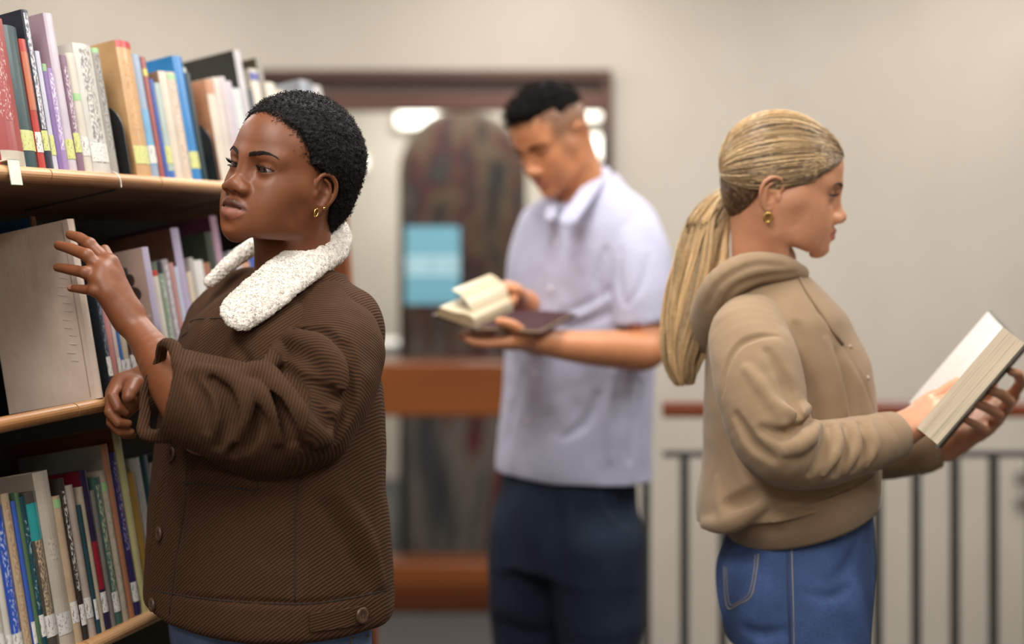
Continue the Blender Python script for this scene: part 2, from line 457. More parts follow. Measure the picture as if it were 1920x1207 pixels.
def sphere(c, r, nu=40, nv=24, axis=(0, 1, 0)):
    """uv sphere with its pole along axis, returns P, F, polar angle"""
    a = unit(axis); u = unit(np.cross(a, (0, 0, 1) if abs(a[2]) < .9 else (1, 0, 0))); w = np.cross(a, u)
    th = np.linspace(0, math.pi, nv + 1); ph = np.arange(nu) * 2 * math.pi / nu
    T, H = np.meshgrid(th, ph, indexing='ij')
    D = np.cos(T)[..., None] * a + np.sin(T)[..., None] * (np.cos(H)[..., None] * u + np.sin(H)[..., None] * w)
    rr = np.broadcast_to(np.asarray(r, float), (3,))
    P = np.asarray(c) + D.reshape(-1, 3) * rr
    F = np.array([[i * nu + j, i * nu + (j + 1) % nu, (i + 1) * nu + (j + 1) % nu, (i + 1) * nu + j] for i in range(nv) for j in range(nu)])[:, ::-1]
    return P, F, T.ravel()

def skin_mat(name, base, lipu, lipl, deep, rough=.42, sss=.35, spec=.5, stub=None):
    m, t, b = nt(name); base = srgb(base)
    co = ocoord(t)
    n = noise(t, co, 28., 5., .6); n2 = noise(t, co, 6., 2.)
    c = ramp(t, n, [(.25, [x * .86 for x in base]), (.55, base), (.8, [min(1, x * 1.10) for x in base])])
    c = mixc(t, math_(t, 'MULTIPLY', n2, .25), c, [base[0], base[1] * .8, base[2] * .72])
    l = mixc(t, attr(t, 'lowlip'), srgb(lipu), srgb(lipl))
    c = mixc(t, attr(t, 'lip'), c, l)
    if stub: c = mixc(t, attr(t, 'stub'), c, srgb(stub))
    t.links.new(c, b.inputs['Base Color'])
    b.inputs['Roughness'].default_value = rough; b.inputs['Subsurface Weight'].default_value = sss
    b.inputs['Subsurface Radius'].default_value = deep; b.inputs['Subsurface Scale'].default_value = .006
    b.inputs['Specular IOR Level'].default_value = spec
    v = nd(t, 'ShaderNodeTexVoronoi', _Scale=900.); t.links.new(co, v.inputs['Vector'])
    h = math_(t, 'ADD', math_(t, 'MULTIPLY', v.outputs[0], .5), noise(t, co, 260., 4.))
    t.links.new(bump(t, h, .16, .0006), b.inputs['Normal'])
    return m
def eye_mat(name, iris):
    m, t, b = nt(name); a = attr(t, 'polar')
    i = srgb(iris)
    c = ramp(t, a, [(.06, (.004, .003, .003)), (.08, [x * .6 for x in i]), (.155, i), (.185, [x * .3 for x in i]), (.21, (.30, .26, .24)), (.4, (.24, .17, .15))])  # whites of the eye coloured dark to stand in for the lids' shade
    t.links.new(c, b.inputs['Base Color']); b.inputs['Roughness'].default_value = .08; b.inputs['Coat Weight'].default_value = .6; b.inputs['Coat Roughness'].default_value = .03
    n = noise(t, ocoord(t), 300.); return m
def hair_mat(name, dark, light, rough=.5, spec=.4):
    """colour runs by the strand attribute tone"""
    m, t, b = nt(name); a = attr(t, 'tone')
    n = noise(t, ocoord(t), 160., 3.)
    f = math_(t, 'ADD', a, math_(t, 'MULTIPLY', math_(t, 'SUBTRACT', n, .5), .5))
    t.links.new(ramp(t, f, [(.0, srgb(dark)), (1., srgb(light))]), b.inputs['Base Color'])
    b.inputs['Roughness'].default_value = rough; b.inputs['Specular IOR Level'].default_value = spec
    return m
def face_y(H):
    """front surface y of the head at given x, z"""
    f = H[H[:, 1] > .03]
    return lambda x, z: f[np.argsort((f[:, 0] - x) ** 2 + (f[:, 2] - z) ** 2)[:6], 1].max()
def brow_strands(side, pts, n, rng, length=.008, rad=.00022, fan=.5, H=None):
    if H is not None:
        fy = face_y(H); pts = [(p[0], fy(p[0], p[2]) + .0002, p[2], p[3]) for p in pts]
    """pts rows x,y,z,halfwidth along the brow from the nose outwards"""
    c = catmull(pts, 12); c[:, 0] *= side
    T = 5; paths = np.zeros((n, T, 3)); 
    for i in range(n):
        f = rng.random() ** .9 * (len(c) - 2); k = int(f); p = c[k] + (c[k + 1] - c[k]) * (f - k)
        d = unit((c[k + 1] - c[k])[:3]); up = unit(V(0, .25, 1))
        v = (rng.random() * 2 - 1)
        tpos = f / len(c)
        base = p[:3] + up * v * p[3]
        dirn = unit(d + up * (fan * (1 - tpos) * 1.2 - .35 * tpos - v * .35))
        for s in range(T):
            u = s / (T - 1); paths[i, s] = base + dirn * length * (.7 + .5 * rng.random() * 0 ) * u + V(0, .0006 * math.sin(u * 3.1), -.0008 * u * u)
    r = np.full((n, T), rad); r[:, -1] *= .3; r[:, 0] *= .7
    return strands(paths, r)
def lash_strands(side, ex, ey, ez, R, hu, w, n, rng, length=.007, lower=False):
    T = 5; paths = np.zeros((n, T, 3))
    for i in range(n):
        s = -w * .9 + 1.85 * w * (i + rng.random() * .6) / n
        u = max(0, 1 - (s / w) ** 2); z = (hu * u ** .8 if not lower else -hu * u) + s * .07
        yy = math.sqrt(max(1e-8, (R + .0011) ** 2 - s * s - z * z))
        b = V(ex + s, ey + yy, ez + z); out = unit(V(s * .8, yy, 0)) 
        L = length * (.65 + .5 * (s / w + 1) / 2)
        for k in range(T):
            f = k / (T - 1); p = b + out * L * f + V(0, 0, (-.35 * f + 1.0 * f * f) * L * (1 if not lower else -.6)) + V(s / w * .003 * f, 0, 0)
            paths[i, k] = p * V(side, 1, 1)
    r = np.full((n, T), .00022); r[:, 0] = .0003; r[:, -1] = .00006
    return strands(paths, r)

# ---------------------------------------------------------------- people: shared pieces
def worley(p, freq, seed=0):
    """distance to the nearest of random points, one per cell"""
    q = p * freq; i0 = np.floor(q).astype(np.int64); best = np.full(len(p), 9.)
    for dx in (-1, 0, 1):
        for dy in (-1, 0, 1):
            for dz in (-1, 0, 1):
                i = i0 + np.array([dx, dy, dz])
                c = i + np.stack([_hash(i[:, 0], i[:, 1], i[:, 2], seed + k) for k in (1, 2, 3)], 1)
                best = np.minimum(best, ((c - q) ** 2).sum(1))
    return np.sqrt(best)
class Person:
    def __init__(s, base, label):
        s.base = np.array(base, float); s.root = empty('person', tuple(s.base)); tag(s.root, label, 'person')
    def part(s, name, P, F, mats, parent=None, attrs=None, smooth=True, label=None, fmat=None):
        o = obj(name, make_mesh(name, np.asarray(P) - s.base, F, smooth, attrs, mats, fmat), parent or s.root)
        if label: o['label'] = label
        return o
    def mb(s, name, m, mats, parent=None, smooth=False, label=None):
        o = obj(name, make_mesh(name, np.vstack(m.P) - s.base, m.F, smooth, None, mats, m.M), parent or s.root)
        if label: o['label'] = label
        return o
def join(*ms):
    """join (P, F, attrs) pieces into one mesh with the union of their attributes"""
    P, F, n = [], [], 0; keys = {k for m in ms for k in m[2]}; A = {k: [] for k in keys}
    for p, f, a in ms:
        P.append(p); F.append(np.asarray(f) + n); n += len(p)
        for k in keys: A[k].append(a.get(k, np.zeros(len(p))))
    return np.vstack(P), np.vstack(F), {k: np.concatenate(v) for k, v in A.items()}
class Surf:
    """find the point of a surface that lies on a line of sight"""
    def __init__(s, P, F): s.t = BVHTree.FromPolygons(P.tolist(), F.tolist())
    def __call__(s, u, v):
        o = Vector((0, 0, CAMZ)); d = Vector(((u - 960) / F_PX, 1, -(v - VH) / F_PX)).normalized()
        h = s.t.ray_cast(o, d)
        return (None, None) if h[0] is None else (np.array(h[0]), np.array(h[1]))
    def path(s, pts):
        r = [s(*p) for p in pts]; return [x for x in r if x[0] is not None]
def folds(g, strokes, coarse=1):
    """strokes: (op, radius, sink, k, [(u, v), ...]) pressed into or raised from the visible surface"""
    P, F = g.mesh(); sf = Surf(P, F)
    for op, r, off, k, pts in strokes:
        q = catmull(np.array(pts, float), 4)
        rows = []; 
        for i, (u, v) in enumerate(q):
            h, n = sf(u, v)
            if h is None: continue
            n = n if n[1] < 0 else -n
            t = i / max(1, len(q) - 1); rr = r * (.35 + .65 * math.sin(math.pi * min(1, max(0, .08 + .84 * t))))
            c = h + n * (off if op == 's' else -off); rows.append(tuple(c) + (rr,))
        if len(rows) > 1: g.chain(rows, k, op)
def hand(g, wrist, mcp, fingers, thumb, rw=.019, pal=.0125, kf=.006):
    """palm from the wrist to the knuckles, each finger its own chain; fingers: rows of points after the knuckle; radii taper"""
    W = np.array(wrist); C = [np.array(m) for m in mcp]
    for i, m in enumerate(C):
        w = W + (C[3] - C[0]) * (i - 1.5) * .12
        g.chain([tuple(w) + (rw * .74,), tuple((w + m) / 2) + (pal * 1.10,), tuple(m) + (pal * (.94 if i < 3 else .84),)], .018)
    for i in range(3): g.cap(C[i] * .82 + W * .18, C[i + 1] * .82 + W * .18, pal * .9, pal * .9, .012)
    rad = [.0086, .0089, .0084, .0072]
    for i, f in enumerate(fingers):
        r = rad[i] * pal / .0125; pts = [C[i]] + [np.array(p) for p in f]; n = len(pts)
        rows = [tuple(p) + (r * (1.12, .98, .90, .74)[min(3, j if n == 4 else int(j * 3 / (n - 1) + .5))],) for j, p in enumerate(pts)]
        g2 = rows
        g.chain(g2, kf)
    if thumb is not None:
        pts = [np.array(p) for p in thumb]; r = .0105 * pal / .0125
        g.chain([tuple(p) + (r * (1.35, 1.08, .95, .72)[j],) for j, p in enumerate(pts)], .010)
def nail(m, base, tip, up, w=.0055):
    """small fingernail plate added to a mesh collector"""
    b = np.array(base); t = np.array(tip); f = unit(t - b); u = unit(np.array(up) - f * (np.array(up) @ f)); s = np.cross(f, u); P = []; 
    for j in range(5):
        y = j / 4; ww = w * (.85 + .3 * y - .45 * y ** 3)
        for i in range(5):
            x = (i - 2) / 2; P.append(t + f * (-.008 + .0095 * y) + s * ww * x + u * (.0066 - .0024 * x * x - .0012 * y * y))
    F = [[j * 5 + i, j * 5 + i + 1, (j + 1) * 5 + i + 1, (j + 1) * 5 + i] for j in range(4) for i in range(4)]
    m.add(P, F)
def denim(name, base, fade=1.35, scale=1.):
    m, t, b = nt(name); c = srgb(base); co = ocoord(t)
    n = noise(t, co, 9., 4.); w = nd(t, 'ShaderNodeTexWave', wave_type='BANDS', bands_direction='DIAGONAL', _Scale=420. * scale, _Distortion=1.5); t.links.new(co, w.inputs['Vector'])
    n2 = noise(t, ocoord(t, (60, 60, 400)), 3., 2.)
    f = math_(t, 'ADD', math_(t, 'MULTIPLY', n, .7), math_(t, 'MULTIPLY', n2, .3))
    cc = ramp(t, f, [(.34, [x * .55 for x in c]), (.5, c), (.66, [min(1, x * fade) for x in c])])
    cc = mixc(t, math_(t, 'MULTIPLY', w.outputs[0], .25), cc, [min(1, x * 1.9 + .02) for x in c])
    t.links.new(cc, b.inputs['Base Color']); b.inputs['Roughness'].default_value = .85; b.inputs['Specular IOR Level'].default_value = .2
    t.links.new(bump(t, math_(t, 'ADD', w.outputs[0], n2), .35, .0006), b.inputs['Normal']); return m
def cord_mat(name, base, hi):
    """corduroy: ribs follow the attribute rib (in ribs)"""
    m, t, b = nt(name); a = attr(t, 'rib'); co = ocoord(t)
    a = math_(t, 'ADD', a, math_(t, 'MULTIPLY', noise(t, co, 30., 2.), .8))
    s = math_(t, 'SINE', math_(t, 'MULTIPLY', a, 2 * math.pi)); s = math_(t, 'MULTIPLY_ADD', s, .5, .5)
    fz = noise(t, co, 700., 3.); big = noise(t, co, 7., 3.)
    c = ramp(t, s, [(.05, [x * .70 for x in srgb(base)]), (.55, srgb(base)), (1., srgb(hi))])
    c = mixc(t, math_(t, 'MULTIPLY', fz, .55), c, [x * .62 for x in srgb(base)])
    c = mixc(t, math_(t, 'MULTIPLY', big, .35), c, [x * .8 for x in srgb(base)])
    t.links.new(c, b.inputs['Base Color']); b.inputs['Roughness'].default_value = .9; b.inputs['Specular IOR Level'].default_value = .15
    b.inputs['Sheen Weight'].default_value = .25; b.inputs['Sheen Roughness'].default_value = .4; b.inputs['Sheen Tint'].default_value = tuple(srgb(hi)) + (1,)
    t.links.new(bump(t, math_(t, 'MULTIPLY_ADD', fz, .35, s), .55, .0014), b.inputs['Normal']); return m
def fleece_mat(name, base):
    m, t, b = nt(name); c = srgb(base); co = ocoord(t)
    n = noise(t, co, 420., 4., .7)
    t.links.new(ramp(t, n, [(.25, [x * .80 for x in c]), (.6, c)]), b.inputs['Base Color']); b.inputs['Roughness'].default_value = .95
    b.inputs['Sheen Weight'].default_value = .3
    t.links.new(bump(t, n, .6, .0016), b.inputs['Normal']); return m
def jersey(name, base, scale=1.):
    m, t, b = nt(name); c = srgb(base); co = ocoord(t)
    n = noise(t, co, 14., 3.); f = noise(t, ocoord(t, (1, 1, 3)), 520. * scale, 3.)
    cc = ramp(t, n, [(.3, [x * .93 for x in c]), (.7, [min(1, x * 1.05) for x in c])])
    cc = mixc(t, math_(t, 'MULTIPLY', f, .18), cc, [x * .7 for x in c])
    t.links.new(cc, b.inputs['Base Color']); b.inputs['Roughness'].default_value = .9; b.inputs['Specular IOR Level'].default_value = .15; b.inputs['Sheen Weight'].default_value = .15
    t.links.new(bump(t, f, .25, .0006), b.inputs['Normal']); return m
def rib_path(P, path):
    """distance along the nearest straight stretch of a limb, measured straight, for every vertex"""
    p = np.asarray(path, float); best = np.full(len(P), 9e9); s = np.zeros(len(P)); acc = 0.
    for i in range(len(p) - 1):
        ba = p[i + 1] - p[i]; L = np.linalg.norm(ba); t = ((P - p[i]) @ ba) / (L * L); tc = np.clip(t, 0, 1)
        d = np.linalg.norm(P - p[i] - tc[:, None] * ba, axis=1); m = d < best
        best[m] = d[m]; s[m] = acc + t[m] * L; acc += L
    return s
def shoes(pr, hips, mat, sole):
    for (x, y, ang) in hips:
        M = frame(V(math.cos(ang), math.sin(ang), 0)); g = SDF((-.06, -.1, 0), (.06, .21, .12), .005)
        g.ell((0, .06, .045), (.042, .135, .042)); g.ell((0, -.03, .06), (.036, .05, .055), .03); g.box((0, 0, -.05), (.2, .4, .06), op='s')
        P, F = g.mesh(); P = P @ M.T + V(x, y, .012)
        o = pr.part('shoe', P, F, mat)
        m = MB(); a = np.arange(28) * 2 * math.pi / 28; ring = np.stack([.046 * np.cos(a), .055 + .142 * np.sin(a), 0 * a], 1) @ M.T + V(x, y, 0)
        m.add(np.vstack([ring, ring + V(0, 0, .024)]), [[i, (i + 1) % 28, 28 + (i + 1) % 28, 28 + i] for i in range(28)] + [list(range(28))[::-1], list(range(28, 56))])
        pr.mb('sole', m, sole, o)

# ---------------------------------------------------------------- the room
def wall_mat():
    m, t, b = nt('painted_concrete'); co = ocoord(t)
    n = noise(t, ocoord(t, (.5, 1, .35)), 2.2, 4., .55); f = noise(t, co, 60., 4.)
    c = ramp(t, n, [(.3, srgb('#bdb4a8')), (.5, srgb('#c5bcb0')), (.7, srgb('#cdc5ba'))])
    c = mixc(t, math_(t, 'MULTIPLY', f, .12), c, srgb('#a3978a'))
    t.links.new(c, b.inputs['Base Color']); b.inputs['Roughness'].default_value = .85
    t.links.new(bump(t, math_(t, 'ADD', n, math_(t, 'MULTIPLY', f, .2)), .25, .004), b.inputs['Normal']); return m
def wood(name, dark, mid, light, rough=.35, axis='X', scale=1.):
    m, t, b = nt(name)
    sc_ = {'X': (.5, 6, 6), 'Y': (6, .5, 6), 'Z': (6, 6, .5)}[axis]
    co = ocoord(t, tuple(s * scale for s in sc_)); n = noise(t, co, 3., 5., .6)
    w = nd(t, 'ShaderNodeTexWave', wave_type='RINGS', _Scale=.6, _Distortion=7., _Detail=3.); t.links.new(co, w.inputs['Vector'])
    f = math_(t, 'ADD', math_(t, 'MULTIPLY', w.outputs[0], .5), math_(t, 'MULTIPLY', n, .5))
    t.links.new(ramp(t, f, [(.2, srgb(dark)), (.5, srgb(mid)), (.8, srgb(light))]), b.inputs['Base Color'])
    b.inputs['Roughness'].default_value = rough; t.links.new(bump(t, n, .12, .001), b.inputs['Normal']); return m
def emit(name, col, strength):
    m, t, b = nt(name); b.inputs['Base Color'].default_value = (.8, .8, .78, 1)
    n = noise(t, ocoord(t), 3.); t.links.new(ramp(t, n, [(.0, srgb(col)), (1., srgb(col))]), b.inputs['Emission Color']); b.inputs['Emission Strength'].default_value = strength; return m
def carpet():
    m, t, b = nt('carpet_grey'); co = ocoord(t); n = noise(t, co, 320., 4.); g = noise(t, co, 3., 2.)
    c = ramp(t, n, [(.3, srgb('#2f2e2e')), (.7, srgb('#55524f'))]); c = mixc(t, math_(t, 'MULTIPLY', g, .3), c, srgb('#3b3937'))
    t.links.new(c, b.inputs['Base Color']); b.inputs['Roughness'].default_value = 1.; t.links.new(bump(t, n, .5, .004), b.inputs['Normal']); return m
WALL = wall_mat(); YW = 5.5
def struct(name, mb, mat, parent=None):
    o = mb.build(name, mat, parent)
    if parent is None: o['kind'] = 'structure'
    return o
def xw(u, d=YW): return (u - 960) / F_PX * d
def zw(v, d=YW): return CAMZ - (v - VH) / F_PX * d
# floor with a stair void at the right, behind the railing
m = MB(); m.box((-3.6, -3.2, -.2), (4.2, 4.02, 0)); m.box((-3.6, 4.02, -.2), (.40, 9.4, 0)); struct('floor', m, carpet())
m = MB(); m.box((-3.6, -3.2, CEIL), (4.2, 9.4, CEIL + .1)); struct('ceiling', m, plain('ceiling_white', '#dcd8d0', .9))
x0, x1, zt = xw(470), xw(1146), zw(133)
m = MB(); m.box((-3.6, YW, -.2), (x0, YW + .2, CEIL)); m.box((x1, YW, -3.2), (4.2, YW + .2, CEIL)); m.box((x0, YW, zt), (x1, YW + .2, CEIL)); struct('wall_back', m, WALL)
m = MB(); m.box((4.2, -3.2, -3.2), (4.4, 9.4, CEIL)); struct('wall_right', m, WALL)
m = MB(); m.box((-3.8, -3.2, -.2), (-3.6, 9.4, CEIL)); struct('wall_left', m, WALL)
m = MB(); m.box((-3.8, -1.4, -.2), (4.4, -3.2, CEIL)); struct('wall_front', m, WALL)
m = MB(); m.box((.40, 4.0, -3.3), (4.4, YW, -3.2)); struct('floor_lower', m, carpet())
YB = 8.4
m = MB(); m.box((-3.6, YB, -.2), (4.2, YB + .15, CEIL)); struct('wall_far', m, plain('far_wall_paint', '#b9b0a3', .9, var=.04, scale=3.))
m = MB(); m.box((2.2, YW + .2, -.2), (2.3, YB, CEIL)); struct('wall_far_side', m, plain('far_side_paint', '#b5aca0', .9, var=.04, scale=3.))
# glazed wooden partition
DW = wood('dark_wood', '#2e1c16', '#4a2e25', '#5d3c30', .4); RW = wood('red_wood', '#42200f', '#6b3717', '#834a22', .3, scale=.6)
win = MB(); win.box((x0, YW - .03, zw(205)), (x1, YW + .12, zw(176))); win_o = struct('window_1', win, wood('brown_red_wood', '#3d241e', '#553229', '#674035', .5))
win_o['label'] = 'dark wooden framed glass partition with horizontal rails'
m = MB(); m.box((x0, YW - .05, zw(150)), (x1, YW + .12, zt)); m.build('head_trim', DW, win_o)
m = MB(); m.box((x0, YW + .02, zw(176)), (x1, YW + .12, zw(150))); m.build('header_panel', plain('header_taupe', '#7b6a5f', .5), win_o)
for ua, ub in ((1131, 1146), (470, 492)):
    m = MB(); m.box((xw(ua), YW - .04, 0), (xw(ub), YW + .12, zw(150))); m.build('post', DW, win_o)
m = MB(); m.rbox((x0, YW - .10, zw(775)), (x1, YW + .08, zw(674)), .012, axis=0); m.build('middle_rail', RW, win_o)
m = MB(); m.rbox((x0, YW - .10, 0.), (x1, YW + .08, zw(1045)), .012, axis=0); m.build('bottom_rail', RW, win_o)
def glass_mat():
    mt, t, b = nt('partition_glass'); b.inputs['Transmission Weight'].default_value = 1.; b.inputs['Roughness'].default_value = .02; b.inputs['IOR'].default_value = 1.1; b.inputs['Base Color'].default_value = (.93, .95, .94, 1)
    n = noise(t, ocoord(t), 2.); t.links.new(bump(t, n, .02, .001), b.inputs['Normal']); return mt
GL = glass_mat()
for za, zb in ((zw(674), zw(205)), (zw(1045), zw(775))):
    m = MB(); m.box((xw(492), YW + .05, za), (xw(1131), YW + .056, zb)); m.build('pane', GL, win_o)
# arched painted panel standing behind the glass
def mural():
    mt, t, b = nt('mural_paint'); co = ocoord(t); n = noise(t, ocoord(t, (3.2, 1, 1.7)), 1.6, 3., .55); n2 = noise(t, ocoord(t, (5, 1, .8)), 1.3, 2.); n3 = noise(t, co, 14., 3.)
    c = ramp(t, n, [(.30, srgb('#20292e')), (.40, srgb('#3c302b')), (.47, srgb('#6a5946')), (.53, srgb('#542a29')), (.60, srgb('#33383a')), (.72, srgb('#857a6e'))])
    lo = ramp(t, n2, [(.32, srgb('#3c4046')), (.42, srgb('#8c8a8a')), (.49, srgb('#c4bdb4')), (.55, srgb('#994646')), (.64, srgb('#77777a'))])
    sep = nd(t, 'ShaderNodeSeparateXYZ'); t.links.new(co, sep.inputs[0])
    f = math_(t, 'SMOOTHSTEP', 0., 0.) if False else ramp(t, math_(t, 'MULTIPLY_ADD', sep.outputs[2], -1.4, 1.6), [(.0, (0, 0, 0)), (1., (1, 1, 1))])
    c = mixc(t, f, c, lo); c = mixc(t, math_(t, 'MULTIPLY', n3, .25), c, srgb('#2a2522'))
    t.links.new(c, b.inputs['Base Color']); b.inputs['Roughness'].default_value = .6; return mt
ya = 6.3; cx, hw = xw(868, ya), (xw(978, ya) - xw(758, ya)) / 2; zt2 = zw(212, ya); zs = zt2 - hw * 1.05
ring = [(cx + hw, 0.0)] + [(cx + hw * math.cos(a), zs + hw * 1.05 * math.sin(a)) for a in np.linspace(0, math.pi, 25)] + [(cx - hw, 0.0)]
def arch(r, y0_, y1_):
    n_ = len(r); P_ = [(x, y0_, z) for x, z in r] + [(x, y1_, z) for x, z in r]
    return P_, [list(range(n_)), list(range(n_, 2 * n_))[::-1]] + [[i, n_ + i, n_ + (i + 1) % n_, (i + 1) % n_] for i in range(n_)]
e = empty('arched_panel', (cx, ya, 0)); tag(e, 'tall arched panel painted in dark mottled colours behind the glass', 'panel')
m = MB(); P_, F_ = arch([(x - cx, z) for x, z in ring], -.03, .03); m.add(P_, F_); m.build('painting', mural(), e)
m = MB(); r_in = [(x - cx, z) for x, z in ring[1:-1]]; pts = [(hw, 0, .0)] + [(x, 0, z) for x, z in r_in] + [(-hw, 0, .0)]
m.tube([(x, -.01, z) for x, _, z in pts], .022, 8); m.build('arch_frame', plain('arch_frame_bronze', '#5d5347', .5), e, smooth=True)
# blue notice on the glass
def notice():
    mt, t, b = nt('blue_notice'); sep = nd(t, 'ShaderNodeSeparateXYZ'); t.links.new(ocoord(t), sep.inputs[0])
    c = ramp(t, math_(t, 'MULTIPLY_ADD', sep.outputs[2], 1 / .30, 0.), [(0., srgb('#6ea9bd')), (.36, srgb('#79b3c6')), (.37, srgb('#a9d2dd')), (.62, srgb('#a9d2dd')), (.63, srgb('#74aec2')), (1., srgb('#6ca7bb'))], 'CONSTANT')
    w = noise(t, ocoord(t, (40, 1, 1)), 2.2, 2.); zb = ramp(t, math_(t, 'MULTIPLY_ADD', sep.outputs[2], 1 / .30, 0.), [(0., (0, 0, 0)), (.43, (1, 1, 1)), (.47, (0, 0, 0)), (.52, (1, 1, 1)), (.56, (0, 0, 0))], 'CONSTANT')
    k = math_(t, 'MULTIPLY', ramp(t, w, [(.48, (0, 0, 0)), (.52, (1, 1, 1))]), zb)
    c = mixc(t, math_(t, 'MULTIPLY', k, .6), c, srgb('#4a7f95')); t.links.new(c, b.inputs['Base Color']); b.inputs['Roughness'].default_value = .6; return mt
m = MB(); yn = YW + .045; m.box((xw(760, yn), 0, 0), (xw(862, yn), .003, zw(424, yn) - zw(570, yn)))
o = m.build('notice', notice(), loc=(0, yn, zw(570, yn))); tag(o, 'light blue paper notice taped to the glass partition', 'notice')
# ceiling lights of the room behind; the wall fixtures are made up
def back_lamp(u, v, wpx, hpx, name, label, y=YB - .02, st=3.2):
    e = empty(name, (xw(u, y), y, zw(v, y))); tag(e, label, 'lamp', 'lamps behind the partition')
    a, b_ = wpx / F_PX * y / 2, hpx / F_PX * y / 2; m = MB(); m.rbox((-a, -.05, -b_), (a, -.012, b_), min(a, b_) * .6, axis=1, seg=6); m.build('diffuser', emit('lamp_glow_%d' % u, '#fff6e6', st), e)
    m = MB(); m.rbox((-a - .012, -.03, -b_ - .012), (a + .012, .0, b_ + .012), min(a, b_) * .6, axis=1, seg=6); m.build('lamp_frame', plain('lamp_white', '#c9c4bc', .5), e)
back_lamp(788, 224, 84, 30, 'back_lamp', 'long glowing lamp left of the arch behind the glass')
back_lamp(1104, 202, 62, 44, 'back_lamp', 'square glowing lamp right of the standing man\'s head, upper one')
back_lamp(1113, 277, 36, 44, 'back_lamp', 'small glowing lamp below the square one beside the man\'s ear')
back_lamp(674, 305, 26, 26, 'back_lamp', 'small round glowing lamp right of the cropped black hair', st=1.2)
# white table and chair seen through the glass
e = empty('side_table', (xw(725, 6.6), 6.6, 0)); tag(e, 'white topped side table with thin metal legs behind the glass', 'table')
zt3 = zw(640, 6.6); m = MB(); m.rbox((-.11, -.2, zt3 - .05), (.11, .2, zt3), .02, axis=1); m.build('tabletop', plain('white_laminate', '#e3e1dc', .4), e)
for sx in (-.09, .09):
    for sy in (-.17, .17): m = MB(); m.tube([(sx, sy, 0), (sx, sy, zt3 - .05)], .012, 8); m.build('leg', plain('grey_metal', '#8d8b88', .3, .8), e, smooth=True)
# railing over the stair void
YR = 3.95; e = empty('railing', (xw(1400, YR), YR, 0)); tag(e, 'metal stair railing with wooden handrail and dark grey balusters', 'railing'); ox = xw(1400, YR)
HR = wood('handrail_wood', '#4a2214', '#74361f', '#8d4a2b', .3, scale=.8); GM = plain('railing_grey', '#474846', .45, .3)
m = MB(); m.rbox((.42 - ox, -.032, zw(781, YR)), (4.1 - ox, .032, zw(753, YR)), .012, axis=0); m.build('handrail', HR, e)
m = MB(); m.box((.42 - ox, -.012, zw(856, YR)), (4.1 - ox, .012, zw(846, YR))); m.build('top_bar', GM, e)
m = MB(); m.box((.42 - ox, -.012, .09), (4.1 - ox, .012, .105)); m.build('bottom_bar', GM, e)
mb = MB(); mb.box((-.0115, -.0115, .02), (.0115, .0115, zw(856, YR))); bar = mb.mesh('baluster', GM)
u = 1211.
while xw(u, YR) < 4.1:
    o = obj('baluster', bar, e, (xw(u, YR) - ox, 0, 0)); u += 72.4
for u in (1150, 2010): 
    m = MB(); m.box((xw(u, YR) - ox - .02, -.02, 0), (xw(u, YR) - ox + .02, .02, zw(781, YR))); m.build('post', GM, e)
# two small hooks on the wall at the right edge
for v, lb in ((893, 'small grey metal hook on the beige wall, upper of two at the right edge'), (941, 'small grey metal hook on the beige wall, lower of two at the right edge')):
    h = Pt(1913, v, YW - .002); m = MB(); a = np.linspace(0, 2 * math.pi, 20, endpoint=False); m.tube([(.024 * math.cos(x), -.02, .018 * math.sin(x)) for x in a], .006, 8, closed=True); m.box((-.008, -.02, -.008), (.008, .002, .008))
    tag(m.build('wall_hook', plain('hook_grey', '#8b8580', .4, .5), loc=tuple(h), smooth=False), lb, 'hook')
# ceiling lights
for i, (x, y, k) in enumerate(PANELS):
    e = empty('ceiling_light', (x, y, CEIL)); tag(e, None, 'ceiling light', 'ceiling panels out of view')
    e['label'] = 'recessed white ceiling light panel over the library floor'
    m = MB(); m.box((-.29, -.59, -.06), (.29, .59, -.05)); m.build('diffuser', emit('panel_glow', '#fff4e4', 1.5), e)
    m = MB()
    for a, b_ in (((-.32, -.62, -.06), (-.29, .62, 0)), ((.29, -.62, -.06), (.32, .62, 0)), ((-.29, -.62, -.06), (.29, -.59, 0)), ((-.29, .59, -.06), (.29, .62, 0))): m.box(a, b_)
    m.build('lamp_frame', plain('lamp_white', '#c9c4bc', .5), e)

# ---------------------------------------------------------------- bookshelf, tilted back, running away to the right
TL = math.radians(10.8); SD = unit(V(.3037, 1, 0)); SN = V(SD[1], -SD[0], 0)
SB = -SN * math.cos(TL) - V(0, 0, math.sin(TL)); SW = V(0, 0, math.cos(TL)) - SN * math.sin(TL)      # into the shelf, up a spine
SO = V(-.695, 1.93, 1.53); SEND = 1.215; SBEG = -.62
def lip(k, s=0.): return SO + SN * .027 * k - V(0, 0, .34 * k) + SD * s
def s_of(u, k, inset=.014):
    o = lip(k) + SB * inset; t = (u - 960) / F_PX
    return (o[0] - t * o[1]) / (t * SD[1] - SD[0])
def sbox(m, k, s0, s1, b0, b1, w0, w1, mt=0):
    """box in shelf coordinates: along, into, up"""
    R = np.stack([SD, SB, SW], 1); return m.box((s0, b0, w0), (s1, b1, w1), mt, R, lip(k))
BW = wood('shelf_beech', '#9b6c42', '#b98a5c', '#c99d70', .35, 'Y', 1.4); BWd = wood('shelf_board_wood', '#5a3f2a', '#6d4e35', '#7d5c41', .5, 'Y'); DKM = plain('shelf_dark_metal', '#2c2b2a', .6)
base = V(lip(4, .3)[0], lip(4, .3)[1], 0) - SN * .14
shelf = empty('bookshelf', tuple(base)); tag(shelf, 'long tilted library bookshelf with rounded beech shelf edges', 'bookshelf')
def sh(name, m, mats, smooth=False): return obj(name, make_mesh(name, np.vstack(m.P) - base, m.F, smooth, None, mats, m.M), shelf)
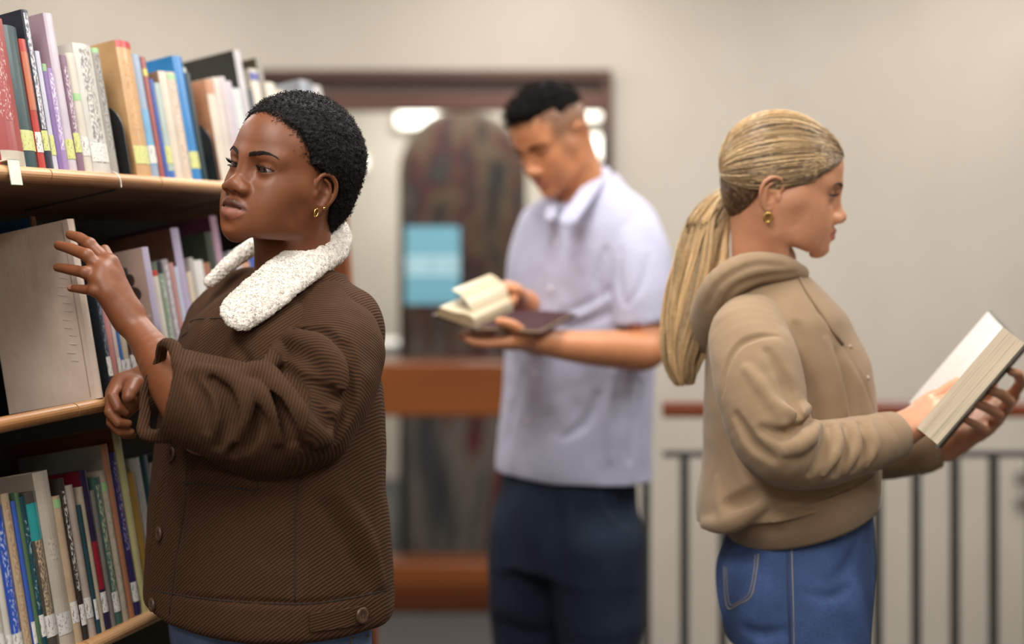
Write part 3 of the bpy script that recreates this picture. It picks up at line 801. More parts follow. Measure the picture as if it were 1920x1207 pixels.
for k in range(5):
    m = MB(); sbox(m, k, SBEG, SEND, .012, .27, -.020, -.002); bd = sh('shelf_board', m, BWd)
    s = SBEG - .02 + .0
    j = [SBEG, -.482, -.182, .117, .417, .717, 1.017, SEND] if k == 0 else [SBEG, -.45 + .0 * k, -.15, .155 - .012 * k, .455, .755, 1.055, SEND]
    for a, b in zip(j[:-1], j[1:]):                 # rounded edge pieces, butted end to end
        m = MB(); n = 10; P_ = []
        for s in (a + .0015, b - .0015):
            for i in range(n):
                t = math.pi * i / (n - 1) - math.pi / 2; P_.append(lip(k, s) + SB * (.012 - .0115 * math.cos(t)) + SW * (-.0105 + .0105 * math.sin(t)))
            P_.append(lip(k, s) + SB * .020 - SW * .000); P_.append(lip(k, s) + SB * .020 - SW * .021)
        q = n + 2; F_ = [[i, i + 1, q + i + 1, q + i] for i in range(n - 1)] + [[n - 1, n, q + n, q + n - 1], [n, n + 1, q + n + 1, q + n], [n + 1, 0, q, q + n + 1], list(range(n)) + [n, n + 1], (list(range(q, q + n)) + [q + n, q + n + 1])[::-1]]
        m.add(P_, F_); sh('shelf_edge', m, BW, False)
    m = MB(); sbox(m, k, SBEG, SEND, .262, .275, -.002, .10 if k else .05); sh('back_stop', m, DKM)
    for s in (-.1, .32, .74):                        # thin dark label rails under the board
        m = MB(); R = np.stack([SD, SB, SW], 1); m.box((s, .03, -.0225), (s + .005, .2, -.0195), 0, R, lip(k)); sh('board_joint', m, DKM)
m = MB(); 
bk = lambda k: lip(k) + SB * .285
P_ = [bk(0) + SD * SBEG + V(0, 0, .07), bk(0) + SD * SEND + V(0, 0, .07), bk(4) + SD * SEND, bk(4) + SD * SBEG]; P_ = P_ + [p - SN * .02 for p in P_]
m.add(P_, [[0, 1, 2, 3], [7, 6, 5, 4], [0, 4, 5, 1], [1, 5, 6, 2], [2, 6, 7, 3], [3, 7, 4, 0]]); sh('back_panel', m, plain('shelf_back_dark', '#33352f', .8))
for s in (SEND, SBEG - .025):
    P_ = [lip(0, s) + SB * .03 + V(0, 0, .0), lip(0, s) + SB * .30 + V(0, 0, .06)]; lo = [lip(4, s) + SB * .30, lip(4, s) + SB * .02]
    lo = [V(p[0], p[1], 0) for p in lo]; Q = P_ + lo; Q = Q + [q + SD * .025 for q in Q]
    m = MB(); m.add(Q, [[0, 1, 2, 3], [7, 6, 5, 4], [0, 4, 5, 1], [1, 5, 6, 2], [2, 6, 7, 3], [3, 7, 4, 0]]); sh('end_panel', m, wood('end_panel_wood', '#5a2f1c', '#7a4429', '#8b5535', .4, 'Z'))
# ---- books
PAGES = plain('book_pages', '#cfc5b4', .9, var=.06, scale=200.)
def print_mat(bg, fg, dens=.5, seed=0):
    """flat print on a spine: rows of dark marks"""
    key = 'print_%s_%s_%d' % (bg, fg, seed % 4)
    if key in _mats: return _mats[key]
    mt, t, b = nt(key); n = noise(t, ocoord(t, (1.0, 1.0, .55)), 270. + 40 * (seed % 4), 2.)
    t.links.new(ramp(t, n, [(dens - .05, [x * .82 for x in srgb(bg)]), (dens + .06, [x * .65 + y * .2 for x, y in zip(srgb(fg), srgb(bg))])]), b.inputs['Base Color']); b.inputs['Roughness'].default_value = .35; _mats[key] = mt; return mt
def cover_mat(col):
    key = 'cover_' + col
    if key in _mats: return _mats[key]
    mt, t, b = nt(key); c = [x * .80 for x in srgb(col)]; n = noise(t, ocoord(t), 18., 4.); f = noise(t, ocoord(t), 160., 3.)
    cc = ramp(t, n, [(.3, [x * .86 for x in c]), (.7, [min(1, x * 1.08) for x in c])]); t.links.new(mixc(t, math_(t, 'MULTIPLY', f, .15), cc, [x * .6 for x in c]), b.inputs['Base Color'])
    b.inputs['Roughness'].default_value = .32; b.inputs['Coat Weight'].default_value = .25; b.inputs['Coat Roughness'].default_value = .2; _mats[key] = mt; return mt
brng = random.Random(11)
def book(k, s0, s1, h, dep, col, label, inset=.014, sticker=None, title=None, band=None, side=None, group=None, lift=0., portrait=False):
    """s0..s1 thickness along the shelf, h height up the spine; parts: cover, pages, printed spine strips, stickers"""
    s1 = max(s1 - .0006, s0 + .004); t = s1 - s0; o = lip(k, (s0 + s1) / 2) + SB * inset + SW * lift; R = np.stack([SD, SB, SW], 1)
    e = empty('book', tuple(o), R); tag(e, label, 'book', group or 'books on the %s shelf' % ('top', 'second', 'third', 'lowest')[k])
    a = t / 2; bd = .0018 if t > .01 else .0011; sq = .003; bulge = min(.004, t * .18); n = 7
    out = [(-a, dep)] + [(-a + t * i / (n - 1), bulge * (1 - math.sin(math.pi * i / (n - 1)))) for i in range(n)] + [(a, dep)]
    inn = [(a - bd, dep), (a - bd, bulge + .004), (-a + bd, bulge + .004), (-a + bd, dep)]
    ring = out + inn; q = len(ring); m = MB(); P_ = [(x, y, 0) for x, y in ring] + [(x, y, h) for x, y in ring]
    F_ = [[i, (i + 1) % q, q + (i + 1) % q, q + i][::-1] for i in range(q)]
    caps = [[0, 1, q - 2, q - 1]] + [[n, n + 1, n + 2, n + 3]]
    for off, rev in ((0, False), (q, True)):
        for c in ([0, 1, q - 2, q - 1], [n, n + 1, n + 2, n + 3], list(range(1, n + 1)) + [n + 3, q - 2]):
            F_.append([i + off for i in (c[::-1] if rev else c)])
    m.add(P_, F_); cv = m.build('cover', cover_mat(col), e, smooth=False)
    m = MB(); m.box((-a + bd, bulge + .0035, sq), (a - bd, dep - .003, h - sq)); m.build('pages', PAGES, e)
    def strip(name, z0, z1, mat, w=1.0, pr=.0004):
        m = MB(); P_ = []
        for z in (z0, z1):
            for i in range(n):
                x = (-a + t * i / (n - 1)) * w; P_.append((x, bulge * (1 - math.sin(math.pi * i / (n - 1))) - pr, z))
        m.add(P_ + [(p[0], p[1] + pr + .0001, p[2]) for p in P_], [[i, i + 1, n + i + 1, n + i] for i in range(n - 1)]); return m.build(name, mat, cv)
    if title: strip('spine_print', h * title[2], h * title[3], print_mat(title[0], title[1], title[4] if len(title) > 4 else .52, int(h * 999)), .86)
    if band: strip('spine_band', h * band[1], h * band[2], cover_mat(band[0]), 1.0, .0003)
    if sticker:
        z0 = .018 + brng.random() * .012; strip('call_number_label', z0, z0 + .030, print_mat(sticker, '#4a4a48' if sticker != '#d9dc8f' else '#8d8f4e', .62, 3), .96, .0007)
    if side:
        m = MB(); m.box((-a - .0005, .0045, .0002), (-a - .0001, dep + .0002, h - .0002)); m.build('cover_print', cover_mat(side[0]), cv)
    if portrait:
        dm = plain('portrait_ink', '#3a2620', .5); x_ = -a - .0009
        for zc, sc_ in ((h * .72, 1.), (h * .30, .95)):
            m = MB()
            for (cy, cz, ry, rz) in ((.034, .014, .0085, .0105), (.034, -.010, .0165, .0135)):
                P_ = [(x_, cy + ry * sc_ * math.cos(q_), zc + cz * sc_ + rz * sc_ * math.sin(q_)) for q_ in np.arange(20) * math.pi / 10]; m.add(P_ + [(p[0] + .0006, p[1], p[2]) for p in P_], [list(range(20))] + [[i, (i + 1) % 20, 20 + (i + 1) % 20, 20 + i] for i in range(20)])
            m.build('portrait_print', dm, cv)
        m = MB(); m.box((x_, .006, h * .50), (x_ + .0006, dep, h * .515)); m.build('cover_line', cover_mat('#d6c2b6'), cv)
    return e
def ordn(i): return ['first', 'second', 'third', 'fourth', 'fifth', 'sixth', 'seventh', 'eighth', 'ninth', 'tenth', 'eleventh', 'twelfth', 'thirteenth', 'fourteenth', 'fifteenth', 'sixteenth', 'seventeenth', 'eighteenth', 'nineteenth', 'twentieth', 'twenty-first', 'twenty-second', 'twenty-third', 'twenty-fourth', 'twenty-fifth', 'twenty-sixth'][i]
Y_, W_ = '#d9dc8f', '#e9e6e0'
# columns: left u, right u (at the foot of the spine), height, cover, words, options
TOP = [(-46, -20, .225, '#c8b8a8', 'pale tan book', {}),
 (-20, 2, .215, '#d9d2cb', 'white book', {'sticker': W_}),
 (2, 47, .214, '#a8403c', 'wide red book with pale lettering', {'title': ('#a8403c', '#e8d8d0', .3, .9, .6), 'band': ('#cfc2b0', .0, .10), 'inset': .008}),
 (47, 78, .208, '#0f3f42', 'dark teal and black book', {'sticker': Y_}),
 (78, 91, .192, '#c4453c', 'thin red book', {'sticker': W_, 'band': ('#cf7a56', .45, .9)}),
 (91, 104, .238, '#2a2c3a', 'navy and white patterned book', {'title': ('#e0dfe2', '#30334a', .25, .98, .5), 'sticker': Y_}),
 (104, 113, .178, '#d5d4e4', 'thin pale blue book', {'sticker': Y_}),
 (113, 121, .160, '#8a6fa8', 'thin violet book with a green tag', {'band': ('#9fc98f', .93, 1.0)}),
 (121, 134, .155, '#a98cc0', 'purple book with small lettering', {'title': ('#a98cc0', '#f0eaf2', .2, .95, .5)}),
 (134, 151, .242, '#d8cbd6', 'tall lavender book in a clear sleeve', {'sticker': Y_, 'side': ('#b79aa5', '#d6c2cc')}),
 (151, 164, .180, '#8d6c80', 'mauve and brown thin book', {'sticker': Y_, 'title': ('#8d6c80', '#e0d8dc', .2, .9, .5)}),
 (164, 180, .186, '#e2d9c9', 'cream book with green tags', {'band': ('#a9d79b', .60, .66), 'sticker': W_, 'side': ('#d8cfc0', '#2c2b2a')}),
 (180, 214, .205, '#d9d5cd', 'wide black and white zebra patterned book', {'title': ('#dcd8d0', '#55534f', .08, .96, .5), 'sticker': W_}),
 (214, 228, .203, '#a9a49c', 'grey striped book', {'title': ('#b5b0a8', '#5d5a5c', .2, .95, .5), 'band': ('#a9d79b', .96, 1.)}),
 (228, 243, .172, '#b7ada2', 'grey beige book', {'inset': .045}),
 None,
 (262, 290, .226, '#d6a873', 'tan book with a bright red top', {'band': ('#d23a36', .95, 1.), 'title': ('#d6a873', '#8d6a44', .35, .85, .6), 'sticker': Y_, 'side': ('#d7ab78', '#c99a62')}),
 (290, 304, .208, '#9fb0c6', 'pale grey blue book', {'sticker': W_, 'band': ('#7db4dc', .1, .55)}),
 (304, 313, .206, '#a85a55', 'reddish book with yellow and navy bands', {'band': ('#d9d06a', .84, .90), 'side': ('#8d5b52', '#b08a80')}),
 (313, 321, .170, '#3f5fb0', 'thin royal blue book', {}),
 (321, 334, .165, '#b6c8c0', 'pale sage book', {'sticker': Y_, 'band': ('#3f76c0', .0, .08)}),
 (334, 350, .188, '#e4d6c3', 'cream book with dark top edge', {'side': ('#9b8068', '#c9b094')}),
 (350, 366, .190, '#ddc9b4', 'cream book with brown lettering', {'title': ('#e0cfba', '#9a7460', .15, .9, .55), 'band': ('#a9d79b', .93, .98)}),
 (366, 384, .222, '#2f86c9', 'tall bright blue book', {'sticker': Y_, 'side': ('#2f86c9', '#5aa6dc')}),
 (384, 393, .195, '#16333a', 'thin black teal book', {}),
 (393, 408, .212, '#e4e4dc', 'white book with teal edge', {'inset': .034, 'band': ('#7fb7b4', .0, .25)}),
 None,
 (420, 436, .190, '#c98c66', 'cream book with an orange brown top', {'band': ('#e5d8c6', .0, .86)}),
 (436, 449, .198, '#ddd0c4', 'pale cream book', {}), (449, 459, .202, '#d7c8cb', 'pinkish cream book', {}), (459, 470, .196, '#cfc6cf', 'pale mauve book', {}), (470, 484, .185, '#dfe2dc', 'off-white book', {'title': ('#e0e4de', '#a8b8bc', .2, .9, .55)}),
 (484, 497, .262, '#3a3a34', 'tall black covered book', {'band': ('#c9c3c6', .0, 1.), 'side': ('#3b3b35', '#51524a')}),
 (497, 508, .190, '#45474c', 'dark grey book', {}), (508, 524, .232, '#e6dccb', 'ivory book with blue edge', {'band': ('#4a4fa0', .90, .97)}), (524, 534, .258, '#8b8478', 'tall taupe book in a clear sleeve', {'side': ('#4c4434', '#6b6250')}),
 (534, 552, .212, '#eae0cc', 'ivory book', {}), (552, 566, .200, '#e6d9c4', 'ivory book with rounded spine', {}), (566, 582, .185, '#c9bfb4', 'stone coloured book', {}), (582, 600, .19, '#b8aca6', 'grey mauve book', {}), (600, 624, .235, '#8f939c', 'tall grey book lying at the far end', {'side': ('#9ea2aa', '#c9ccd0')}), (624, 640, .23, '#c7c4c2', 'tall pale grey book', {})]
def bookend(k, ua, ub, label, h=.125):
    s0 = s_of(ua, k); e = empty('bookend', tuple(lip(k, s0) + SB * .012), np.stack([SD, SB, SW], 1)); tag(e, label, 'bookend', 'black metal bookends')
    m = MB(); n = 9; r = .05; ring = [(0, 0), (.11, 0)] + [(.11 - r + r * math.cos(a), h - r + r * math.sin(a)) for a in np.linspace(0, math.pi / 2, n)] + [(r - r * math.sin(a), h - r + r * math.cos(a)) for a in np.linspace(0, math.pi / 2, n)]
    q = len(ring); P_ = [(0, y, z) for y, z in ring] + [(.003, y, z) for y, z in ring]; m.add(P_, [list(range(q)), list(range(q, 2 * q))[::-1]] + [[i, q + i, q + (i + 1) % q, (i + 1) % q] for i in range(q)])
    m.build('upright_plate', plain('black_enamel', '#17191c', .4), e); m = MB(); m.box((0, 0, 0), (.012, .11, .0015)); m.build('foot_plate', plain('black_enamel', '#17191c', .4), e)
def fill(k, rows, where, start=0):
    cnt = 0
    for r in rows:
        if r is None: continue
        ua, ub, h, col, words, op = r; s0, s1 = s_of(ua, k), s_of(ub, k); op = dict(op)
        vis = ua >= -18
        if vis: cnt += 1
        lb = where(words, cnt, ua)
        book(k, s0, s1, h, op.pop('dep', .15 + .02 * brng.random()), col, lb, **op)
    return cnt
fill(0, TOP, lambda w, i, u: (w + ', partly cut off at the left frame edge of the top shelf') if u < -18 else ('%s, %s from the left on the top shelf' % (w, ordn(i - 1)) if u < 415 else '%s on the top shelf beyond the second bookend' % w))
bookend(0, 243, 262, 'black metal bookend left of the tan book with the red top'); bookend(0, 408, 420, 'black metal bookend on the top shelf just left of the woman\'s forehead', .118)
SEC = [(212, 221, .222, '#2c3440', 'dark plaid book', {'sticker': W_, 'band': ('#a9d79b', .94, 1.), 'title': ('#2c3440', '#7f8a92', .2, .95, .5)}),
 (221, 231, .205, '#c98a86', 'coral pink book', {'band': ('#b9483c', .82, 1.)}), (231, 238, .200, '#d8c5c0', 'thin blush book', {'sticker': W_}), (238, 244, .190, '#3d74b4', 'thin blue book', {'sticker': W_}),
 (244, 257, .214, '#cdbfa6', 'cream book with a green tag', {'sticker': W_, 'band': ('#a9d79b', .9, .96)}), (257, 268, .208, '#57393a', 'dark red patterned book', {'sticker': W_, 'title': ('#57393a', '#c9b8b0', .2, .9, .55)}), (268, 280, .196, '#22242a', 'black book with white label', {'sticker': W_}),
 (280, 292, .224, '#b8adc4', 'lavender book with portrait pictures on its cover', {'side': ('#b59a8d', ''), 'inset': -.018, 'dep': .16, 'portrait': True}),
 (292, 306, .205, '#c4b8c9', 'pale lilac book', {'dep': .13}),
 (306, 322, .222, '#ded4c6', 'tall cream book', {'side': ('#d9cdbd', '#b9ac9a')}), (322, 334, .190, '#e6ddd2', 'white book with a red top', {'band': ('#c4453c', .95, 1.)}), (334, 345, .205, '#8fa08c', 'sage green book', {'band': ('#23282a', .90, 1.), 'title': ('#8fa08c', '#d8dcd0', .2, .85, .55)}),
 (345, 356, .208, '#a49aa0', 'mauve grey lettered book', {'title': ('#a49aa0', '#e4dfe2', .2, .95, .5)}), (356, 364, .202, '#c28f8b', 'dusty pink book', {}), (364, 371, .195, '#c3cbdc', 'thin pale blue book', {}), (371, 386, .262, '#b7aac6', 'tall lilac book', {'side': ('#5a3c2c', '#7a5a3c')}),
 (386, 394, .185, '#e0cdb6', 'peach book', {}), (394, 402, .21, '#bdb6b0', 'stone grey book', {}), (402, 420, .205, '#e8e5e0', 'white book', {}), (420, 432, .20, '#a5735a', 'tan brown book', {}), (432, 446, .255, '#3c4438', 'tall dark green book', {'side': ('#35402f', '#566650')}), (446, 458, .285, '#b893a8', 'very tall maroon covered book with pink spine', {'side': ('#5a2f42', '#643649'), 'dep': .22}),
 (458, 472, .20, '#3d4f9a', 'navy blue book', {}), (472, 490, .22, '#cfd3da', 'pale grey book', {}), (490, 505, .2, '#d8a488', 'apricot book', {}), (505, 522, .21, '#4a66b4', 'mid blue book', {}), (522, 545, .2, '#c9b9b0', 'beige book', {}), (545, 570, .21, '#7d8a94', 'slate book', {}), (570, 595, .2, '#d3cabd', 'ivory book', {}), (595, 625, .21, '#9a6a60', 'brick coloured book', {})]
fill(1, SEC, lambda w, i, u: '%s, %s right of the big beige book' % (w, ordn(i - 1)) if u < 400 else '%s on the second shelf, behind the woman' % w)
THI = [(-40, -14, .22, '#c9bfae', 'beige book', {}), (-14, 8, .20, '#b0683a', 'orange brown book', {}), (8, 24, .225, '#d9cfbe', 'cream book', {'sticker': W_}), (24, 36, .19, '#dcd6cc', 'thin white book', {'sticker': W_}), (36, 56, .222, '#2f55b8', 'cobalt blue book', {'sticker': W_, 'title': ('#2f55b8', '#c9d2ec', .2, .9, .55)}),
 (56, 71, .235, '#c3ab8c', 'tan map patterned book', {'title': ('#c3ab8c', '#96785c', .1, .95, .5)}), (71, 79, .222, '#3f62bd', 'thin bright blue book', {'sticker': W_}), (79, 87, .232, '#5c7a58', 'thin moss green book', {}), (87, 97, .225, '#1f4a55', 'dark teal lettered book', {'sticker': W_, 'title': ('#1f4a55', '#9ab4b4', .3, .85, .58)}),
 (97, 119, .228, '#57524a', 'photo covered book with turquoise bands', {'band': ('#37a6a8', .70, .93), 'sticker': W_, 'title': ('#c4ab90', '#3a3a34', .2, .7, .5)}), (119, 146, .252, '#d8cbbb', 'wide tall white book', {'sticker': W_, 'title': ('#d8cbbb', '#8a8078', .5, .62, .6), 'side': ('#b5a698', '#c4b6a8')}), (146, 160, .212, '#d0b596', 'peach beige book', {'band': ('#a9d79b', .92, .98), 'sticker': W_}),
 (160, 171, .235, '#3f3833', 'black book with white block lettering', {'sticker': W_, 'title': ('#3f3833', '#ddd5ca', .3, .92, .5)}), (171, 186, .222, '#cbb9ac', 'pinkish white book', {'sticker': W_}), (186, 193, .19, '#31505a', 'thin slate teal book', {'sticker': W_}), (193, 201, .215, '#cdbca5', 'thin ecru book', {}), (201, 213, .238, '#39304f', 'navy and crimson book', {'band': ('#a52a3c', .25, .55), 'sticker': W_, 'side': ('#7a1f2c', '#8d2a36')}),
 (213, 221, .205, '#8d8680', 'thin grey book', {}), (221, 235, .222, '#4f7068', 'green teal patterned book', {'title': ('#4f7068', '#c9c4a0', .1, .95, .5), 'sticker': W_}), (235, 246, .23, '#c4b6a2', 'sand speckled book', {'band': ('#a9d79b', .86, .92), 'title': ('#c4b6a2', '#8a9890', .1, .8, .55)}), (246, 257, .268, '#bd8262', 'tall terracotta book', {'side': ('#8d8880', '#9b968e')}), (257, 270, .252, '#3c3566', 'deep purple book', {'sticker': W_, 'title': ('#3c3566', '#b3a8c8', .4, .95, .55)}),
 (270, 284, .29, '#d8cf96', 'very tall pale yellow book', {'side': ('#7d4a2c', '#8a5634'), 'dep': .2}), (284, 297, .215, '#b08a44', 'ochre book', {}), (297, 310, .235, '#c4c3bc', 'pale grey book', {}), (310, 325, .235, '#2f4f58', 'petrol blue book', {}), (325, 345, .22, '#cbbda9', 'oatmeal book', {}), (345, 370, .23, '#5d6a80', 'steel blue book', {}), (370, 400, .21, '#a3957f', 'khaki book', {}), (400, 430, .22, '#7a3d38', 'rust book', {}), (430, 470, .22, '#d4cabc', 'bone white book', {})]
fill(2, THI, lambda w, i, u: (w + ', cut off at the left frame edge of the third shelf') if u < -18 else ('%s, %s from the left on the third shelf' % (w, ordn(i - 1)) if u < 284 else '%s on the third shelf, half hidden by the brown jacket' % w))
LOW = [(120, 160, .235, '#4a1f2a', 'dark maroon book', {}), (160, 185, .225, '#2a2326', 'black brown book', {}), (185, 205, .2, '#6b2c34', 'wine red book', {}), (205, 250, .245, '#1f4c74', 'wide deep blue book', {'side': ('#1f4c74', '#2a5f8a')}), (250, 275, .215, '#c9b992', 'golden beige book', {}), (275, 300, .205, '#3a4048', 'charcoal book', {}), (300, 322, .215, '#2c5d7a', 'ocean blue book', {}), (322, 342, .232, '#d9d0c0', 'cream book', {}), (342, 360, .236, '#e2dccf', 'ivory book', {}), (360, 382, .23, '#cdb58e', 'straw coloured book', {}), (382, 400, .225, '#b9633c', 'burnt orange book', {}), (400, 430, .22, '#5a5f50', 'olive book', {}), (430, 470, .21, '#cfc8be', 'pale stone book', {})]
fill(3, LOW, lambda w, i, u: '%s on the lowest visible shelf, below the jacket hem' % w)
# portraits printed on the front board of the lavender book
# the big beige book drawn out beside the hand, and the patterned one behind it
s0 = s_of(199, 1, .004)
big = book(1, s0 - .020, s0 - .002, .272, .158, '#b8a698', 'big worn beige book under the reaching hand, front cover showing', inset=.004, group='books on the second shelf')
def worn():
    mt, t, b = nt('worn_beige_cover'); co = ocoord(t); n = noise(t, co, 9., 5., .6); st = noise(t, ocoord(t, (1, 1, .35)), 40., 3.)
    c = ramp(t, n, [(.3, srgb('#c4b1a2')), (.5, srgb('#d2c0b1')), (.66, srgb('#dacabb')), (.7, srgb('#cdbaaa'))]); c = mixc(t, math_(t, 'MULTIPLY', st, .2), c, srgb('#b3a090'))
    t.links.new(c, b.inputs['Base Color']); b.inputs['Roughness'].default_value = .28; b.inputs['Coat Weight'].default_value = .4; b.inputs['Coat Roughness'].default_value = .15
    t.links.new(bump(t, noise(t, ocoord(t, (1, 3, 1)), 22., 4.), .35, .003), b.inputs['Normal']); return mt
big.children[0].data.materials[0] = worn()
m = MB(); m.box((-.0095, .012, .004), (-.0091, .0135, .268)); m.build('hinge_crease', plain('crease_dark', '#a08e7f', .5), big)
m = MB()
for i in range(11):
    z_ = .060 + .0125 * i; y_ = .022 + .004 * math.sin(i * 1.7); m.tube([(-.0093, y_, z_), (-.0096, y_ + .006, z_ + .0012), (-.0093, y_ + .014, z_ + .0036)], .0006, 5)
m.build('sleeve_wrinkle', plain('clear_film', '#d8cabd', .15), big)
book(1, s0 - .0015, s0 + .006, .245, .16, '#b9b3a4', 'pale green topped book just behind the big beige book', band=('#a9d79b', .9, .97), sticker=W_, title=('#b9b3a4', '#d8d4c8', .3, .8, .5), group='books on the second shelf')
book(1, s0 + .0065, s0 + .0185, .292, .07, '#7d4a30', 'blue and brown patterned book peeking over the big beige cover', inset=.085, group='books on the second shelf', side=('#1f4a70', '#24527a'), band=('#1f4a70', 0., .93))
# shelf tag and paper slip on the top shelf edge
tg = MB(); R = np.stack([SD, SB, SW], 1); s_ = s_of(24, 0, 0.); tg.box((-.012, -.002, -.030), (.012, -.0005, .006)); tg.box((-.012, -.002, .0045), (.012, .012, .006))
o = tg.build('shelf_tag', plain('tag_plastic', '#d9dccd', .3), loc=tuple(lip(0, s_))); o.rotation_euler = Matrix(R.tolist()).to_euler(); tag(o, 'clear plastic shelf tag clipped over the top shelf edge', 'shelf tag')
a0 = lip(0, s_of(193, 0, 0.)) - SB * .002; sl = MB(); n = 9; P_ = []
for i in range(n):
    t = i / (n - 1); c_ = a0 + SD * (.020 * t) - SB * (.004 + .012 * math.sin(t * 2.4)) - SW * (.002 + .026 * t * t)
    for w_ in (-.0014, .0014): P_.append(c_ + SD * w_); P_.append(c_ + SD * w_ - SB * .0004)
F_ = []
for i in range(n - 1):
    o_ = i * 4; F_ += [[o_, o_ + 2, o_ + 6, o_ + 4], [o_ + 1, o_ + 5, o_ + 7, o_ + 3], [o_, o_ + 4, o_ + 5, o_ + 1], [o_ + 2, o_ + 3, o_ + 7, o_ + 6]]
sl.add(np.array(P_) - a0, F_); tag(sl.build('paper_slip', plain('slip_white', '#e8e2d8', .7), loc=tuple(a0), smooth=True), 'thin curled paper slip hanging from the top shelf edge', 'paper slip')

# ---------------------------------------------------------------- woman at the shelf
def build_w1():
    rng = random.Random(5); nr = np.random.default_rng(5)
    pr = Person((-.36, 2.14, 0), 'woman in brown corduroy jacket with white fleece collar reaching for a book')
    skin = skin_mat('skin_deep_brown', '#7d4c31', '#553227', '#925a49', (1, .4, .25), rough=.46, spec=.42, sss=.10)
    th = math.radians(36); M = frame(V(-math.sin(th), -math.cos(th), 0)) @ rot((1, 0, 0), math.radians(9.5)) @ rot((0, 1, 0), math.radians(-9))
    c = Pt(538, 334, 2.07)
    nb = (Pt(548, 575, 2.13) - c) @ M
    H, HF, HA, eye = head_mesh(.0012, lip=1.22, nosew=1.2, nosel=.935, eyeopen=.52, chin=.0115, nz=.0065, mz=-.0605, mw=.0275, neck=.047, neckb=tuple(nb), jaw=-.002)
    toW = lambda p: np.asarray(p) @ M.T + c
    # arms and hands
    g = SDF((-.68, 1.80, 1.08), (-.34, 2.18, 1.46), .0016)
    el, wr = Pt(386, 796, 1.935), Pt(247, 602, 2.045)
    mid = el + (wr - el) * .52
    g.chain([tuple(el) + (.042,), tuple(el + (wr - el) * .25) + (.0405,), tuple(mid) + (.0335,), tuple(el + (wr - el) * .8) + (.0235,), tuple(wr) + (.0205,)], 0, smooth=4)
    mcp = [Pt(205, 494, 2.062), Pt(193, 509, 2.045), Pt(188, 527, 2.036), Pt(201, 549, 2.034)]
    fing = [[Pt(167, 457, 2.072), Pt(148, 445, 2.083), Pt(131, 440, 2.089)],
            [Pt(162, 478, 2.046), Pt(133, 466, 2.060), Pt(110, 460, 2.074)],
            [Pt(160, 511, 2.034), Pt(131, 505, 2.050), Pt(108, 501, 2.066)],
            [Pt(177, 545, 2.028), Pt(153, 542, 2.042), Pt(133, 540, 2.058)]]
    hand(g, wr + (mcp[1] - wr) * .12, mcp, fing, [Pt(232, 560, 2.075), Pt(215, 520, 2.105), Pt(205, 490, 2.12), Pt(196, 468, 2.13)], rw=.0200, pal=.0130, kf=.007)
    # knuckles, tendons
    for i, m in enumerate(mcp): g.ell(m + V(.001, -.003, .001), (.0095, .0095, .0095), .012)
    for f in fing: g.ell(f[0] + V(.001, -.002, .0005), (.0092, .0088, .0088), .004)
    A1, AF1 = g.mesh(); A1 = relax(A1, AF1, 1, .4)
    g = SDF((-.66, 2.02, 1.08), (-.40, 2.34, 1.30), .0016)
    w2 = Pt(276, 716, 2.16)
    g.chain([tuple(Pt(420, 765, 2.24)) + (.036,), tuple(Pt(330, 735, 2.19)) + (.027,), tuple(w2) + (.021,)], 0)
    mcp2 = [Pt(224, 716, 2.135), Pt(214, 738, 2.132), Pt(212, 762, 2.136), Pt(218, 784, 2.142)]
    fing2 = [[Pt(211, 742, 2.108), Pt(222, 764, 2.102), Pt(236, 772, 2.108)],
             [Pt(206, 772, 2.108), Pt(222, 792, 2.106), Pt(240, 794, 2.114)],
             [Pt(209, 792, 2.118), Pt(226, 809, 2.116), Pt(245, 810, 2.122)],
             [Pt(220, 802, 2.128), Pt(234, 815, 2.128), Pt(249, 816, 2.134)]]
    hand(g, w2, mcp2, fing2, [Pt(250, 722, 2.12), Pt(243, 736, 2.10), Pt(241, 744, 2.095), Pt(247, 748, 2.10)], rw=.021, pal=.0122)
    A2, AF2 = g.mesh(); A2 = relax(A2, AF2, 1, .4)
    # a plain torso and legs under the clothes keep the body one figure
    g = SDF((-.62, 1.9, .02), (-.1, 2.4, 1.42), .012)
    g.loft([(.86, -.365, 2.13, .15, .105, -54), (1.05, -.365, 2.13, .135, .095, -54), (1.2, -.36, 2.13, .15, .1, -54), (1.31, -.355, 2.13, .12, .08, -54), (1.37, -.34, 2.13, .05, .05, -54)], 0)
    B, BF = g.mesh()
    body = join((toW(H), HF, HA), (A1, AF1, {}), (A2, AF2, {}), (B, BF, {}))
    bo = pr.part('body', body[0], body[1], skin, attrs=body[2])
    nmat = plain('nail_rose', '#a8776a', .3)
    for f, up in [(fing2[0], (0, -1, .2)), (fing2[1], (0, -1, .2)), (fing2[2], (0, -1, .2))] + [(f, (.1, -1, .55)) for f in fing]:
        nm = MB(); nail(nm, f[1], f[2], up, .0049); pr.mb('fingernail', nm, nmat, bo, True)
    # eyes, brows, lashes
    ex, ey, ez, R, hu, hl, w = eye; em = eye_mat('eye_dark_brown', '#2b1710'); dark = hair_mat('hair_black', '#0b0908', '#241d1a', .55)
    for s in (-1, 1):
        p, f, po = sphere((s * ex, ey, ez), R, axis=unit(V(-.10, 1, -.32)))
        pr.part('eyeball', toW(p), f, em, bo, dict(polar=po / math.pi))
        p, f = brow_strands(s, [(.0105, .0890, .0165, .0030), (.020, .0865, .0200, .0038), (.030, .0805, .0230, .0033), (.040, .0715, .0238, .0017), (.050, .0600, .0210, .0008)], 380, rng, .0062, .00021, H=H)
        pr.part('eyebrow', toW(p), f, dark, bo, dict(tone=np.full(len(p), .2)))
        p, f = lash_strands(s, ex, ey, ez, R, hu, w, 46, rng, .0072)
        p2, f2 = lash_strands(s, ex, ey, ez, R, hl, w, 22, rng, .0028, True)
        p3, f3 = np.vstack([p, p2]), np.vstack([f, f2 + len(p)])
